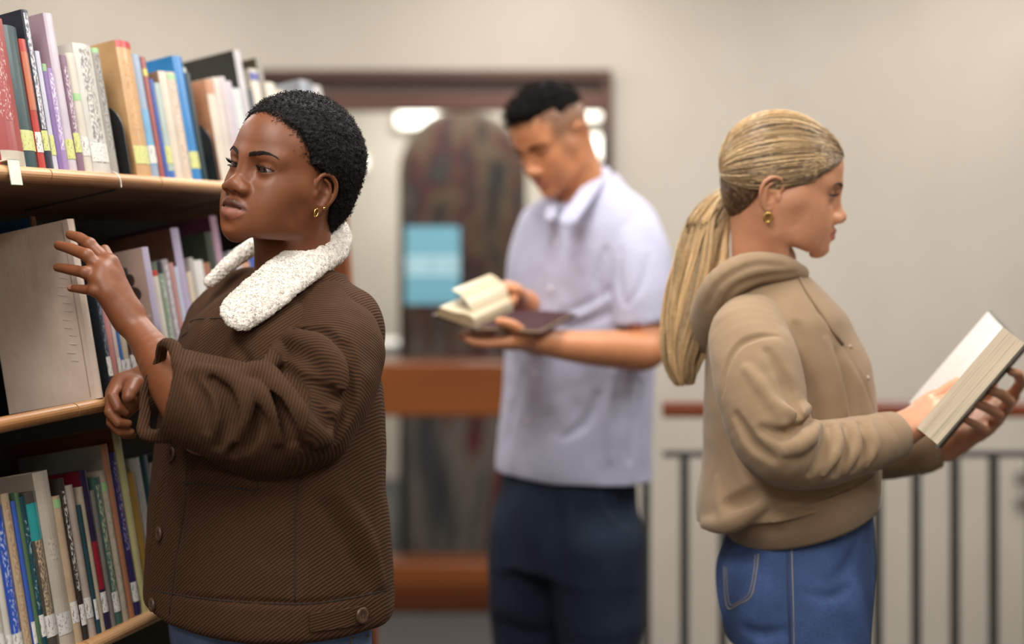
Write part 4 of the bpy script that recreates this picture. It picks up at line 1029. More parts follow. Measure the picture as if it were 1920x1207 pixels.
        pr.part('eyelashes', toW(p3), f3, dark, bo, dict(tone=np.full(len(p3), .0)))
    # hair: close cropped curls
    g = SDF((0, -.125, -.095), (.105, .105, .14), .0022, mirror=True)
    g.ell((0, -.017, .032), (.0840, .1060, .0965)); g.ell((0, -.052, -.022), (.060, .053, .058), .03)
    zz = [-.10, -.075, -.045, -.03, -.008, .004, .018, .032, .052, .068, .080, .092, .14]; yy = [-.075, -.066, -.052, -.044, -.038, -.034, -.022, .026, .036, .050, .066, .086, .16]
    g.put(lambda X, Y, Z: Y - np.interp(Z + X * .10, zz, yy) + 0 * X, (0, -.2, -.095), (.11, .2, .15), .012, 'i')
    HP, HFc = g.mesh(); N = vnormals(HP, HFc)
    HP = HP + N * (.0030 - .0052 * worley(HP, 210., 3) + .0016 * vnoise(HP, 60., 4))[:, None]
    # curls
    area = np.linalg.norm(np.cross(HP[HFc[:, 1]] - HP[HFc[:, 0]], HP[HFc[:, 3]] - HP[HFc[:, 0]]), axis=1)
    k = nr.choice(len(HFc), 11500, p=area / area.sum()); b = HP[HFc[k]].mean(1); n = N[HFc[k, 0]]
    keep = (n @ V(0, 1, 0) < .85); b, n = b[keep], n[keep]
    t1 = np.cross(n, nr.normal(size=n.shape)); t1 /= np.linalg.norm(t1, axis=1, keepdims=True); t2 = np.cross(n, t1)
    T = 8; u = np.linspace(0, 1, T)[None, :, None]; ph = nr.random((len(b), 1, 1)) * 6.28; tr = .0011 + .0009 * nr.random((len(b), 1, 1)); ln = .0020 + .0042 * nr.random((len(b), 1, 1)) ** 2
    a = ph + u * (5 + 4 * nr.random((len(b), 1, 1)))
    paths = b[:, None] + n[:, None] * (ln * u - .0012) + tr * (np.cos(a) * t1[:, None] + np.sin(a) * t2[:, None])
    SP, SF = strands(paths, np.full((len(b), T), .00040))
    Hf = H[(np.abs(H[:, 0]) < .075) & (H[:, 2] > -.005) & (H[:, 1] > -.03)]; e = Hf[:, 1] - np.interp(Hf[:, 2] + np.abs(Hf[:, 0]) * .10, zz, yy)
    w_ = np.exp(-np.clip(e, 0, 1) / .004) * (e > -.006); w_ *= ~((Hf[:, 2] < .014) & (Hf[:, 1] < .018)); k = nr.choice(len(Hf), 1500, p=w_ / w_.sum()); b2 = Hf[k]; n2 = unit(b2 - V(0, -.014, .03)) * 0 + (b2 - V(0, -.014, .03)) / np.linalg.norm(b2 - V(0, -.014, .03), axis=1, keepdims=True)
    q1 = np.cross(n2, nr.normal(size=n2.shape)); q1 /= np.linalg.norm(q1, axis=1, keepdims=True); q2 = np.cross(n2, q1)
    a = nr.random((len(b2), 1, 1)) * 6.28 + u * 5
    p2 = b2[:, None] + n2[:, None] * (.0022 * u) + .0012 * (np.cos(a) * q1[:, None] + np.sin(a) * q2[:, None])
    SP2, SF2 = strands(p2, np.full((len(b2), T), .00020))
    hp, hf, ha = join((HP, HFc, dict(tone=.12 + .2 * nr.random(len(HP)))), (SP, SF, dict(tone=np.repeat(.15 + .8 * nr.random(len(b)), T * 3))), (SP2, SF2, dict(tone=np.full(len(SP2), .3))))
    pr.part('hair', toW(hp), hf, hair_mat('hair_coils', '#070606', '#2a2421', .7, .25), attrs=ha, label='short cropped black coiled hair')
    # earrings
    gold = plain('gold', '#d9b36a', .18, 1., .05)
    lobe = toW((-.0715, .0005, -.0365)); out = M @ V(-1, 0, 0)
    m = MB(); a = np.linspace(0, 2 * math.pi, 24, endpoint=False)
    m.tube([lobe + M @ V(-.002, -.001 + .0038 * math.cos(x), .0055 * math.sin(x) - .004) for x in a], .0015, 8, closed=True)
    pr.mb('hoop_earring', m, gold, smooth=True, label='small gold hoop earring')
    p, f, _ = sphere(toW((-.0775, -.0095, -.0315)), .0022, 16, 10); pr.part('stud_earring', p, f, gold, label='round gold stud earring')
    m = MB(); a = np.linspace(0, 2 * math.pi, 24, endpoint=False); fc = mcp[3] + (fing[3][0] - mcp[3]) * .50; fd = unit(fing[3][0] - mcp[3]); s1 = unit(np.cross(fd, (0, 1, 0))); s2 = np.cross(fd, s1)
    m.tube([fc + 0.0102 * (math.cos(x) * s1 + math.sin(x) * s2) for x in a], .0013, 8, closed=True); pr.mb('ring', m, gold, smooth=True, label='thin gold ring on little finger')
    # jacket
    cord = cord_mat('brown_corduroy', '#422d1f', '#60442e'); cordl = plain('jacket_lining', '#4a3a2e', .9)
    K = .0007987
    g = SDF((-.66, 1.84, .80), (-.10, 2.46, 1.42), .0034)
    rows = [(1136, 503, .212, .160), (1122, 503, .219, .167), (1070, 503, .218, .165), (1000, 501, .216, .162), (900, 500, .212, .156), (800, 506, .206, .150), (720, 511, .200, .141), (660, 514, .192, .130), (610, 519, .176, .113), (570, 530, .140, .092), (530, 543, .080, .066)]
    g.loft([(CAMZ - (v - VH) * K, (u - 960) * K, 2.13, a_, b_, -54) for v, u, a_, b_ in rows[::-1]][::-1], 0, power=2.25)
    g.chain([tuple(Pt(640, 610, 2.06)) + (.058,), tuple(Pt(585, 560, 2.10)) + (.045,), tuple(Pt(550, 545, 2.13)) + (.05,)], .05)
    g.chain([tuple(Pt(470, 560, 2.25)) + (.05,), tuple(Pt(430, 600, 2.26)) + (.06,), tuple(Pt(410, 660, 2.27)) + (.06,)], .05)
    g.cap(Pt(545, 470, 2.10), Pt(545, 560, 2.125), .055, .050, .01, 's')
    g.cap(Pt(500, 520, 2.02), Pt(470, 560, 2.00), .03, .02, .015, 's')
    strokes = [('s', .0070, .0030, .004, [(606, 800), (575, 840), (560, 900), (553, 1000), (553, 1118)]),
               ('s', .0055, .0026, .003, [(290, 1108), (400, 1124), (553, 1132), (640, 1124), (728, 1106)]),
               ('s', .0065, .0028, .003, [(352, 850), (345, 950), (328, 1050), (316, 1160)]), ('s', .0065, .0026, .004, [(322, 800), (312, 880), (292, 960), (280, 1050)]),
               ('s', .0055, .0026, .003, [(345, 905), (420, 912), (482, 920)]), ('s', .0050, .0026, .003, [(482, 880), (482, 920)]),
               ('u', .010, .006, .014, [(640, 930), (690, 1010), (715, 1090)]), ('s', .008, .004, .014, [(610, 950), (660, 1040), (690, 1100)]),
               ('s', .010, .004, .016, [(420, 620), (400, 700), (385, 760)]), ('u', .009, .004, .014, [(395, 590), (372, 650), (360, 720)]),
               ('s', .008, .003, .012, [(560, 560), (620, 600), (655, 660)]), ('s', .0055, .0022, .003, [(660, 692), (685, 684), (704, 676)]),
               ('s', .006, .002, .010, [(440, 640), (470, 690), (480, 720)])]
    folds(g, strokes)
    J, JF = g.mesh(); Nn = vnormals(J, JF)
    J = J + Nn * (.0022 * vnoise(J, 14., 9) + .0012 * vnoise(J, 34., 2))[:, None]
    jk = pr.part('jacket', J, JF, cord, attrs=dict(rib=(-J[:, 0] * .60 + J[:, 2] * .80 + .2 * J[:, 1]) / .0044))
    sf = Surf(J, JF)
    seam_m = plain('seam_dark_brown', '#2a1c13', .9)
    for pts in ([(588, 826), (565, 880), (555, 950), (553, 1040), (553, 1128)], [(284, 1106), (400, 1124), (553, 1132), (640, 1124), (726, 1106)], [(350, 862), (345, 950), (330, 1050), (318, 1150)], [(345, 905), (420, 912), (482, 920)], [(482, 885), (482, 920)], [(326, 640), (352, 622), (362, 600), (420, 596)], [(662, 692), (685, 684), (702, 677)]):
        h = sf.path(catmull(np.array(pts, float), 5))
        if len(h) > 3: m = MB(); m.tube([x[0] for x in h], .0013, 6); pr.mb('seam', m, seam_m, jk, True)
    # near sleeve
    g = SDF((-.62, 1.74, 1.02), (-.16, 2.20, 1.42), .0028)
    arm = [Pt(612, 612, 2.07), Pt(626, 665, 2.01), Pt(598, 740, 1.970), Pt(540, 786, 1.940), Pt(460, 778, 1.922), Pt(395, 760, 1.915), Pt(335, 738, 1.920)]
    g.chain([tuple(p) + (r,) for p, r in zip(arm, (.070, .071, .0725, .072, .071, .066, .060))], 0, smooth=5)
    g.chain([tuple(Pt(470, 845, 1.955)) + (.026,), tuple(Pt(540, 842, 1.955)) + (.022,), tuple(Pt(598, 825, 1.955)) + (.015,)], .05)
    folds(g, [('u', .019, .001, .009, [(446, 706), (489, 696), (530, 742), (577, 800), (614, 822)]),
              ('s', .015, .000, .007, [(482, 684), (520, 688), (556, 718), (596, 764), (618, 796)]),
              ('u', .020, .003, .012, [(496, 690), (535, 640), (592, 645), (636, 700), (646, 745)]),
              ('s', .012, .000, .007, [(560, 708), (596, 726), (632, 748), (650, 742)]),
              ('u', .014, .001, .008, [(452, 722), (484, 738), (514, 778), (522, 826)]),
              ('s', .013, .000, .006, [(500, 728), (532, 772), (548, 826)]),
              ('s', .014, .000, .006, [(458, 746), (476, 782), (462, 826), (436, 852)]),
              ('u', .014, .001, .008, [(372, 690), (420, 704), (448, 726), (458, 768), (444, 822)]),
              ('s', .012, .000, .006, [(398, 712), (426, 744), (430, 790), (408, 838)]),
              ('s', .010, .001, .006, [(350, 702), (380, 752), (388, 805)]),
              ('s', .012, .001, .008, [(650, 650), (662, 705), (655, 770), (632, 822)]),
              ('s', .010, .001, .006, [(556, 622), (606, 624), (652, 664)]),
              ('u', .012, .001, .006, [(565, 812), (592, 824), (616, 823)])])
    # rolled cuff: a thick rim around a wide opening
    cc = Pt(318, 733, 1.922); ax = unit(V(-.76, -.60, .16))
    s1 = unit(np.cross(ax, (0, 0, 1))); s2 = np.cross(ax, s1); a = np.linspace(0, 2 * math.pi, 26)
    rim = [cc + .063 * math.cos(x) * s2 + .060 * math.sin(x) * s1 + ax * (.008 + .007 * math.sin(2 * x + .6) + .004 * math.sin(5 * x)) for x in a]
    g.chain([tuple(p) + (.0075,) for p in rim], .012)
    g.cap(cc + ax * .07, cc - ax * .085, .0570, .050, .006, 's')
    S, SFc = g.mesh(); Nn = vnormals(S, SFc); S = relax(S, SFc, 1, .4); S = S + Nn * (.0020 * vnoise(S, 22., 7) + .0010 * vnoise(S, 50., 8))[:, None]
    sl = pr.part('sleeve', S, SFc, cord, jk, dict(rib=rib_path(S, [arm[0], Pt(566, 792, 1.95), arm[6]]) / .0043), label='rolled-up corduroy sleeve on the reaching arm')
    # far sleeve
    g = SDF((-.66, 2.02, 1.00), (-.28, 2.46, 1.40), .005)
    arm2 = [Pt(425, 615, 2.28), Pt(400, 690, 2.30), Pt(385, 760, 2.27), Pt(330, 742, 2.21), Pt(292, 726, 2.175)]
    g.chain([tuple(p) + (r,) for p, r in zip(arm2, (.068, .062, .055, .044, .038))], 0, smooth=4)
    S, SFc = g.mesh(); S = S + vnormals(S, SFc) * (.002 * vnoise(S, 22., 17))[:, None]
    pr.part('sleeve', S, SFc, cord, jk, dict(rib=rib_path(S, [arm2[0], arm2[2], arm2[4]]) / .0043))
    # fleece collar
    g = SDF((-.56, 1.88, 1.26), (-.22, 2.34, 1.48), .0017)
    near = [(614, 432, 2.165, .030), (612, 455, 2.125, .038), (575, 487, 2.060, .034), (530, 521, 2.018, .034), (487, 556, 1.992, .033), (455, 582, 1.982, .031)]
    g.chain([tuple(Pt(u, v, d)) + (r,) for u, v, d, r in near], 0, smooth=4, flat=(unit(V(.15, -.80, .55)), .40))
    far = [(614, 432, 2.165, .026), (570, 428, 2.215, .018), (505, 446, 2.225, .014), (460, 472, 2.215, .013), (425, 500, 2.200, .012), (394, 528, 2.185, .010)]
    g.chain([tuple(Pt(u, v, d)) + (r,) for u, v, d, r in far], .01, smooth=4)
    g.cap(Pt(545, 440, 2.10), Pt(545, 520, 2.12), .053, .055, .006, 's')
    CP, CF = g.mesh(); N = vnormals(CP, CF)
    CP = CP + N * (.0010 - .0022 * worley(CP, 230., 11) + .0012 * vnoise(CP, 90., 12))[:, None]
    area = np.linalg.norm(np.cross(CP[CF[:, 1]] - CP[CF[:, 0]], CP[CF[:, 3]] - CP[CF[:, 0]]), axis=1)
    k = nr.choice(len(CF), 5200, p=area / area.sum()); b = CP[CF[k]].mean(1); n = N[CF[k, 0]]
    t1 = np.cross(n, nr.normal(size=n.shape)); t1 /= np.linalg.norm(t1, axis=1, keepdims=True); t2 = np.cross(n, t1)
    T = 8; u = np.linspace(0, 1, T)[None, :, None]; S1 = nr.random((len(b), 1, 1)); a = S1 * 6.28 + u * 6.5
    paths = b[:, None] + n[:, None] * (.0014 * u - .0008) + .0014 * (np.cos(a) * t1[:, None] + np.sin(a) * t2[:, None])
    SP, SFc = strands(paths, np.full((len(b), T), .00050))
    p, f, _ = join((CP, CF, {}), (SP, SFc, {}))
    pr.part('collar', p, f, fleece_mat('white_fleece', '#f8f1e6'), jk, label='thick white fleece collar')
    # buttons and the hem tab
    horn = plain('button_horn', '#4a3426', .3, var=.45, scale=260.); dk = plain('button_dark', '#241a15', .4)
    def button(u, v, r=.0105, mt=horn, lift=.001, tilt=None):
        h, n = sf(u, v)
        if h is None: return
        n = n if n[1] < 0 else -n
        m = MB(); e = unit(np.cross(n, (0, 0, 1))); f_ = np.cross(n, e); P_ = []; prof = [(0, .0032), (.45, .0028), (.62, .0036), (.86, .0042), (1., .0024), (.96, 0)]
        for q, z in prof:
            for i in range(24): P_.append(h + n * (z + lift) + r * q * (math.cos(i * math.pi / 12) * e + math.sin(i * math.pi / 12) * f_))
        m.add(P_, [[j * 24 + i, j * 24 + (i + 1) % 24, (j + 1) * 24 + (i + 1) % 24, (j + 1) * 24 + i] for j in range(5) for i in range(24)])
        o = pr.mb('button', m, mt, jk, True)
        m = MB()
        for sx in (-1, 1):
            for sy in (-1, 1):
                cpt = h + n * (lift + .0030) + .0019 * (sx * e + sy * f_); m.disc(cpt, n, .0008, .0006, 8)
        pr.mb('thread_hole', m, dk, o)
    for u, v in ((324, 851), (301, 1000), (288, 1133)): button(u, v)
    # tab
    q = [sf(u, v) for u, v in ((580, 1166), (610, 1163), (645, 1158), (676, 1152), (690, 1150))]
    up = V(0, 0, .0125); P_ = []
    for i, (h, n) in enumerate(q):
        n = n if n[1] < 0 else -n; sc = 1 if i < 4 else .55
        for sgn in (-1, 1):
            for z in (-.004, .0042): P_.append(h + up * sgn * sc + n * z)
    F_ = [];
    for i in range(4):
        o_ = i * 4; F_ += [[o_ + 1, o_ + 5, o_ + 7, o_ + 3], [o_, o_ + 2, o_ + 6, o_ + 4], [o_, o_ + 4, o_ + 5, o_ + 1], [o_ + 2, o_ + 3, o_ + 7, o_ + 6]]
    F_ += [[0, 1, 3, 2], [16, 18, 19, 17]]
    P_ = np.array(P_); tb = pr.part('hem_tab', P_, np.array(F_), cord, jk, dict(rib=(-P_[:, 0] * .2 + P_[:, 2]) / .004), False)
    button(674, 1153, .0115, horn, .0045)
    # jeans and shoes
    g = SDF((-.62, 1.85, .05), (-.12, 2.45, .98), .006)
    ctr = V(-.365, 2.13); lat = V(math.cos(math.radians(-54)), math.sin(math.radians(-54)))
    g.loft([(.74, -.365, 2.13, .172, .122, -54), (.80, -.365, 2.13, .180, .130, -54), (.86, -.365, 2.13, .183, .136, -54), (.94, -.365, 2.13, .160, .118, -54)], 0)
    for s in (-1, 1):
        k = ctr + lat * s * .088; g.chain([(k[0], k[1], .82, .092), (k[0], k[1], .68, .083), (k[0], k[1], .46, .062), (k[0], k[1], .12, .055)], .04)
    JP, JF2 = g.mesh(); JP = JP + vnormals(JP, JF2) * (.003 * vnoise(JP, 16., 21))[:, None]
    jn = pr.part('jeans', JP, JF2, denim('denim_light_blue', '#5b7196', 1.5), label='faded blue jeans')
    sj = Surf(JP, JF2); stitch = plain('stitch_tan', '#7d6a55', .8)
    for pts in ([(655, 1180), (657, 1207), (660, 1240)], [(660, 1196), (690, 1192), (712, 1188)]):
        h = sj.path(pts)
        if len(h) > 1:
            m = MB(); m.tube([x[0] + .0008 * (x[1] if x[1][1] < 0 else -x[1]) for x in h], .0012, 6); pr.mb('seam', m, stitch, jn, True)
    k1, k2 = ctr + lat * .088, ctr - lat * .088; fa = math.atan2(-math.cos(math.radians(54)), -math.sin(math.radians(54)))
    shoes(pr, [(k1[0], k1[1], fa), (k2[0], k2[1], fa)], plain('shoe_canvas', '#2c2a2b', .8), plain('shoe_sole', '#d8d4cc', .7))
    return pr
build_w1()

# ---------------------------------------------------------------- open books in the hand
def edge_mat(col, ax):
    """stacked leaves: fine lines that run along the spine"""
    mt, t, b = nt('leaf_edges_' + col); c = srgb(col); q = frame(ax); e = Matrix(q.T.tolist()).to_euler()
    mp = t.nodes.new('ShaderNodeMapping'); mp.inputs['Scale'].default_value = (420, 6, 420); t.links.new(ocoord(t, (1, 1, 1), tuple(e)), mp.inputs[0]); n = noise(t, mp.outputs[0], 1., 3.); t.links.new(ramp(t, n, [(.3, [x * .74 for x in c]), (.65, c)]), b.inputs['Base Color']); b.inputs['Roughness'].default_value = .9
    t.links.new(bump(t, n, .3, .0006), b.inputs['Normal']); return mt
def open_book(label, S0, S1, halves, cover_col, page_col, n_hint, edge_col='#d6c5ac'):
    """S0-S1 the spine line; halves: (outer vector W, page stack thickness, hump); the pages face n_hint"""
    S0, S1 = np.array(S0), np.array(S1); base = (S0 + S1) / 2; ax = S1 - S0
    e = empty('open_book', tuple(base)); tag(e, label, 'book')
    pg = print_mat(page_col, '#9b9186', .66, 2); edge = edge_mat(edge_col, ax)
    cm = cover_mat(cover_col)
    for W, tk, hump, *pc in halves:
        W = np.array(W); n = unit(np.cross(ax, W)); n = n if n @ np.array(n_hint) > 0 else -n
        xs = np.linspace(0, 1, 15); top = tk * (1 - np.exp(-xs * 14)) + hump * np.sin(np.pi * np.clip(xs * 1.6, 0, 1)) * (1 - xs * .5); top[0] = .0005
        inner = .96
        P_ = [];
        for s in (.015, .985):
            for x, t in zip(xs, top): P_.append(S0 + ax * s + W * x * inner + n * (t + .0022))
            for x in xs: P_.append(S0 + ax * s + W * x * inner + n * .0022)
        q = len(xs); m = MB()
        F_ = [[i, i + 1, 2 * q + i + 1, 2 * q + i] for i in range(q - 1)]; Fm = [0] * len(F_)
        F_ += [[q + i, 3 * q + i, 3 * q + i + 1, q + i + 1] for i in range(q - 1)] + [[i, q + i, q + i + 1, i + 1] for i in range(q - 1)] + [[2 * q + i, 2 * q + i + 1, 3 * q + i + 1, 3 * q + i] for i in range(q - 1)] + [[q - 1, 2 * q - 1, 4 * q - 1, 3 * q - 1]]
        m.add(np.array(P_) - base, F_); m.M = [0] * (q - 1) + [1] * (len(F_) - q + 1); o = m.build('page_block', [plain('dark_endpaper', pc[0], .9), edge] if pc else [pg, edge], e)
        # thin dark lines painted as the shade where the leaves part
        for f in (.34, .72):
            g0, g1 = S0 + W * inner * 1.0 + n * (tk * f + .002), S1 + W * inner * 1.0 + n * (tk * f + .002)
            mm = MB(); mm.tube([g0 + ax * .02 - base, g1 - ax * .02 - base], .0006, 4); mm.build('leaf_edge', plain('leaf_shadow', '#b8a995', .9), o)
        m = MB(); a, b, c, d = S0 - ax * .01, S1 + ax * .01, S1 + ax * .01 + W * 1.03, S0 - ax * .01 + W * 1.03
        Q = [a, b, c, d] + [p - n * .0028 for p in (a, b, c, d)]
        m.add(np.array(Q) + n * .002 - base, [[0, 1, 2, 3], [7, 6, 5, 4], [0, 4, 5, 1], [1, 5, 6, 2], [2, 6, 7, 3], [3, 7, 4, 0]]); m.build('cover_board', cm, e)
    m = MB(); m.tube([S0 - ax * .01 - base, S1 + ax * .01 - base], .0045, 8); m.build('spine', cm, e, smooth=True)
    return e
# ---------------------------------------------------------------- woman with the ponytail
def build_w2():
    rng = random.Random(8); nr = np.random.default_rng(8); D = 2.38; K = D / F_PX
    pr = Person(((1485 - 960) * K, D, 0), 'blonde woman in beige hoodie and blue jeans reading a book in profile')
    skin = skin_mat('skin_fair', '#cd9573', '#b06d60', '#b06055', (1, .35, .2), rough=.45, sss=.2)
    th = math.radians(82); M = frame(V(math.sin(th), -math.cos(th), 0)) @ rot((1, 0, 0), math.radians(-11)) @ rot((0, 1, 0), math.radians(6))
    c = Pt(1471, 348, 2.36); nb = (Pt(1432, 545, 2.40) - c) @ M
    H, HF, HA, eye = head_mesh(.0013, lip=.92, nosew=.92, nosel=.985, eyeopen=.40, chin=.010, nz=.001, mz=-.0635, neck=.046, neckb=tuple(nb), ear=(0, -.017, 0), jaw=.001)
    toW = lambda p: np.asarray(p) @ M.T + c
    # near hand on the page, far hand under the cover
    g = SDF((.56, 2.18, 1.04), (.74, 2.44, 1.24), .0016)
    w1 = Pt(1690, 806, 2.265); g.cap(Pt(1640, 824, 2.235), w1, .025, .0225)
    mc = [Pt(1738, 752, 2.285), Pt(1750, 764, 2.268), Pt(1753, 778, 2.252), Pt(1750, 792, 2.240)]
    fi = [[Pt(1764, 735, 2.295), Pt(1782, 722, 2.30), Pt(1796, 713, 2.305)], [Pt(1778, 745, 2.278), Pt(1797, 730, 2.286), Pt(1811, 718, 2.29)], [Pt(1780, 757, 2.262), Pt(1800, 741, 2.268), Pt(1815, 728, 2.272)], [Pt(1773, 774, 2.25), Pt(1790, 760, 2.255), Pt(1803, 748, 2.258)]]
    hand(g, w1, mc, fi, [Pt(1705, 782, 2.305), Pt(1722, 762, 2.315), Pt(1738, 748, 2.322), Pt(1752, 738, 2.328)], rw=.0225, pal=.0118)
    A1, F1 = g.mesh(); A1 = relax(A1, F1, 1, .4)
    g = SDF((.66, 2.2, 1.03), (.88, 2.62, 1.26), .0016)
    w2 = Pt(1780, 832, 2.50); g.cap(Pt(1720, 845, 2.50), w2, .026, .022)
    mc2 = [Pt(1897, 742, 2.452), Pt(1882, 766, 2.446), Pt(1866, 786, 2.440), Pt(1848, 803, 2.436)]
    fi2 = [[Pt(1915, 716, 2.405), Pt(1908, 700, 2.362), Pt(1896, 697, 2.335)], [Pt(1893, 752, 2.385), Pt(1876, 738, 2.345), Pt(1860, 734, 2.318)], [Pt(1872, 776, 2.375), Pt(1850, 764, 2.335), Pt(1832, 758, 2.312)], [Pt(1846, 805, 2.378), Pt(1826, 794, 2.342), Pt(1812, 788, 2.322)]]
    hand(g, w2, mc2, fi2, [Pt(1800, 815, 2.47), Pt(1830, 770, 2.49), Pt(1850, 740, 2.49), Pt(1862, 722, 2.48)], rw=.022, pal=.0136)
    A2, F2 = g.mesh(); A2 = relax(A2, F2, 1, .4)
    g = SDF((.2, 2.1, .8), (.8, 2.7, 1.45), .012)
    X0 = (1485 - 960) * K
    g.loft([(.86, X0, D, .15, .10, 80), (1.05, X0, D, .13, .09, 80), (1.2, X0, D, .15, .1, 80), (1.3, X0, D, .11, .08, 80), (1.36, X0 - .03, D, .05, .05, 80)], 0)
    B, BF = g.mesh()
    body = join((toW(H), HF, HA), (A1, F1, {}), (A2, F2, {}), (B, BF, {})); bo = pr.part('body', body[0], body[1], skin, attrs=body[2])
    ex, ey, ez, R, hu, hl, w = eye; em = eye_mat('eye_blue_grey', '#4a5560'); dk = hair_mat('hair_brown', '#2a1c14', '#5a4030', .5)
    for s in (-1, 1):
        p, f, po = sphere((s * ex, ey, ez), R, axis=unit(V(0, 1, -.5))); pr.part('eyeball', toW(p), f, em, bo, dict(polar=po / math.pi))
        p, f = brow_strands(s, [(.0105, .09, .0150, .0024), (.020, .09, .0190, .0028), (.030, .08, .0215, .0024), (.040, .07, .0210, .0016), (.047, .06, .0175, .0008)], 330, rng, .0060, .00024, H=H); pr.part('eyebrow', toW(p), f, dk, bo, dict(tone=np.full(len(p), .2)))
        p, f = lash_strands(s, ex, ey, ez, R, hu * .6, w, 60, rng, .0095); p[:, 2] -= .0015; pr.part('eyelashes', toW(p), f, dk, bo, dict(tone=np.full(len(p), 0.)))
    # hair: strands swept from the hairline back to the tie
    cc = V(0, -.014, .030); rr = V(.0765, .0985, .0890); tie = V(0, -.116, -.002); td = unit((tie - cc) / rr)
    line = catmull(np.array([(0, .083, .068), (.026, .079, .060), (.046, .063, .046), (.058, .042, .028), (.065, .020, .018), (.068, -.004, .026), (.068, -.034, .012), (.062, -.050, -.030), (.042, -.072, -.056), (0, -.085, -.066)]), 10)
    S = 4300; T = 15; paths = np.zeros((S, T, 3)); rad = np.zeros((S, T)); tone = np.zeros((S, T))
    u = np.linspace(0, 1, T)
    for i in range(S):
        f = rng.random() ** .8 * (len(line) - 1.001) if i % 3 else rng.random() * (len(line) - 1.001); f = f if i < 3400 else rng.random() * len(line) * .24; k = int(f); p = line[k] + (line[k + 1] - line[k]) * (f - k); p = p * V(rng.choice((-1, 1)), 1, 1)
        d0 = unit((p - cc) / rr + nr.normal(size=3) * .015); a0 = rng.random() ** 2 * .5 if i < 3400 else rng.random() * .12
        om = math.acos(max(-1, min(1, d0 @ td))); uu = a0 + (1 - a0) * u
        dirs = (np.sin((1 - uu) * om)[:, None] * d0 + np.sin(uu * om)[:, None] * td) / math.sin(om)
        lump = .012 * math.sin(f * 1.9 + 1) + .010 * math.sin(f * 4.3)
        lift = .008 + (.020 + lump) * np.sin(np.pi * np.clip(uu, 0, 1)) + .006 * rng.random()
        if f > len(line) * .62: lift = lift * .4
        q = cc + dirs * rr * (1 + lift)[:, None]; q[:, 0] += .0012 * np.sin(uu * 9 + i); paths[i] = q
        rad[i] = .00062 * (.55 + .45 * np.sin(np.pi * np.clip(u + .12, 0, 1)))
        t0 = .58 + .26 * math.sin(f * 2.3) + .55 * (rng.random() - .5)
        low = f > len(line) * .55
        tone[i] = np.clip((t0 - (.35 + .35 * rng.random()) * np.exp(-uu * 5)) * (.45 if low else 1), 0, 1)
    hb = BVHTree.FromPolygons(H.tolist(), HF.tolist())
    def lift_out(pts, m0, m1):
        for i in np.nonzero((pts[:, 1] > .012) & (np.abs(pts[:, 0]) < .067))[0]:
            l, n, _, _ = hb.find_nearest(Vector(pts[i]))
            if (Vector(pts[i]) - l).dot(n) < m0: pts[i] = np.array(l + n * (m0 + m1 * rng.random()))
        return pts
    paths = lift_out(paths.reshape(-1, 3), .0014, .0022).reshape(S, T, 3)
    SP, SF = strands(paths, rad); ST = np.repeat(tone.ravel(), 3)
    g = SDF((0, -.125, -.10), (.1, .1, .14), .003, mirror=True)
    g.ell(cc, rr * 1.005); g.ell((0, -.055, -.022), (.056, .045, .050), .02)
    zz = [-.1, -.07, -.045, -.02, .0, .010, .024, .042, .054, .062, .075, .14]; yy = [-.085, -.07, -.055, -.042, -.036, .010, .036, .056, .070, .084, .11, .17]
    g.put(lambda X, Y, Z: Y - np.interp(Z + X * .05, zz, yy) + 0 * X, (0, -.2, -.095), (.11, .2, .15), .008, 'i')
    BP, BF2 = g.mesh(); BP = BP + vnormals(BP, BF2) * (.0010 * vnoise(BP * V(1, .25, 1), 160., 5))[:, None]
    # ponytail
    ctr = catmull(np.array([tuple(Pt(1371, 366, 2.395)) + (.010,), tuple(Pt(1352, 378, 2.40)) + (.020,), tuple(Pt(1326, 430, 2.405)) + (.036,), tuple(Pt(1310, 510, 2.40)) + (.044,), tuple(Pt(1292, 600, 2.395)) + (.042,), tuple(Pt(1280, 670, 2.39)) + (.032,), tuple(Pt(1284, 722, 2.39)) + (.014,)]), 6)
    n2 = 2900; T2 = len(ctr); tg_ = np.gradient(ctr[:, :3], axis=0); tg_ /= np.linalg.norm(tg_, axis=1, keepdims=True); e1 = np.cross(tg_, (0, 1, 0)); e1 /= np.linalg.norm(e1, axis=1, keepdims=True); e2 = np.cross(tg_, e1)
    ang = nr.random(n2) * 2 * math.pi; rho = np.sqrt(nr.random(n2)); rho = np.where(nr.random(n2) < .6, .85 + .2 * nr.random(n2), rho)
    wob = nr.random(n2) * 6.28; tt = np.linspace(0, 1, T2)
    cl = np.floor(ang * 3.2); A = ang[:, None] + .22 * np.minimum(1, tt[None] * 3) * np.sin(tt[None] * 5 + cl[:, None] * 1.7)
    rad2 = ctr[None, :, 3] * rho[:, None] * (1 + .10 * np.minimum(1, tt[None] * 3) * np.sin(tt[None] * 8 + cl[:, None] * 2.1)) + .0015 * np.sin(tt[None] * 14 + wob[:, None])
    pp = ctr[None, :, :3] + rad2[..., None] * (np.cos(A)[..., None] * e1[None] + np.sin(A)[..., None] * e2[None] * .75)
    L = .74 + .30 * nr.random(n2); idx = np.clip(tt[None] * L[:, None] * (T2 - 1), 0, T2 - 1.001); i0 = idx.astype(int); fr = (idx - i0)[..., None]; I = np.arange(n2)[:, None]
    pp = pp[I, i0] * (1 - fr) + pp[I, i0 + 1] * fr
    r2 = np.full((n2, T2), .00068) * (1 - .6 * tt[None] ** 4)
    PP, PF = strands(pp, r2); tn = .70 + .24 * np.sin(cl * 1.3) + .5 * (nr.random(n2) - .5); PT = np.repeat((tn[:, None] + .12 * tt[None] - .15 * (rho[:, None] < .7)).ravel(), 3)
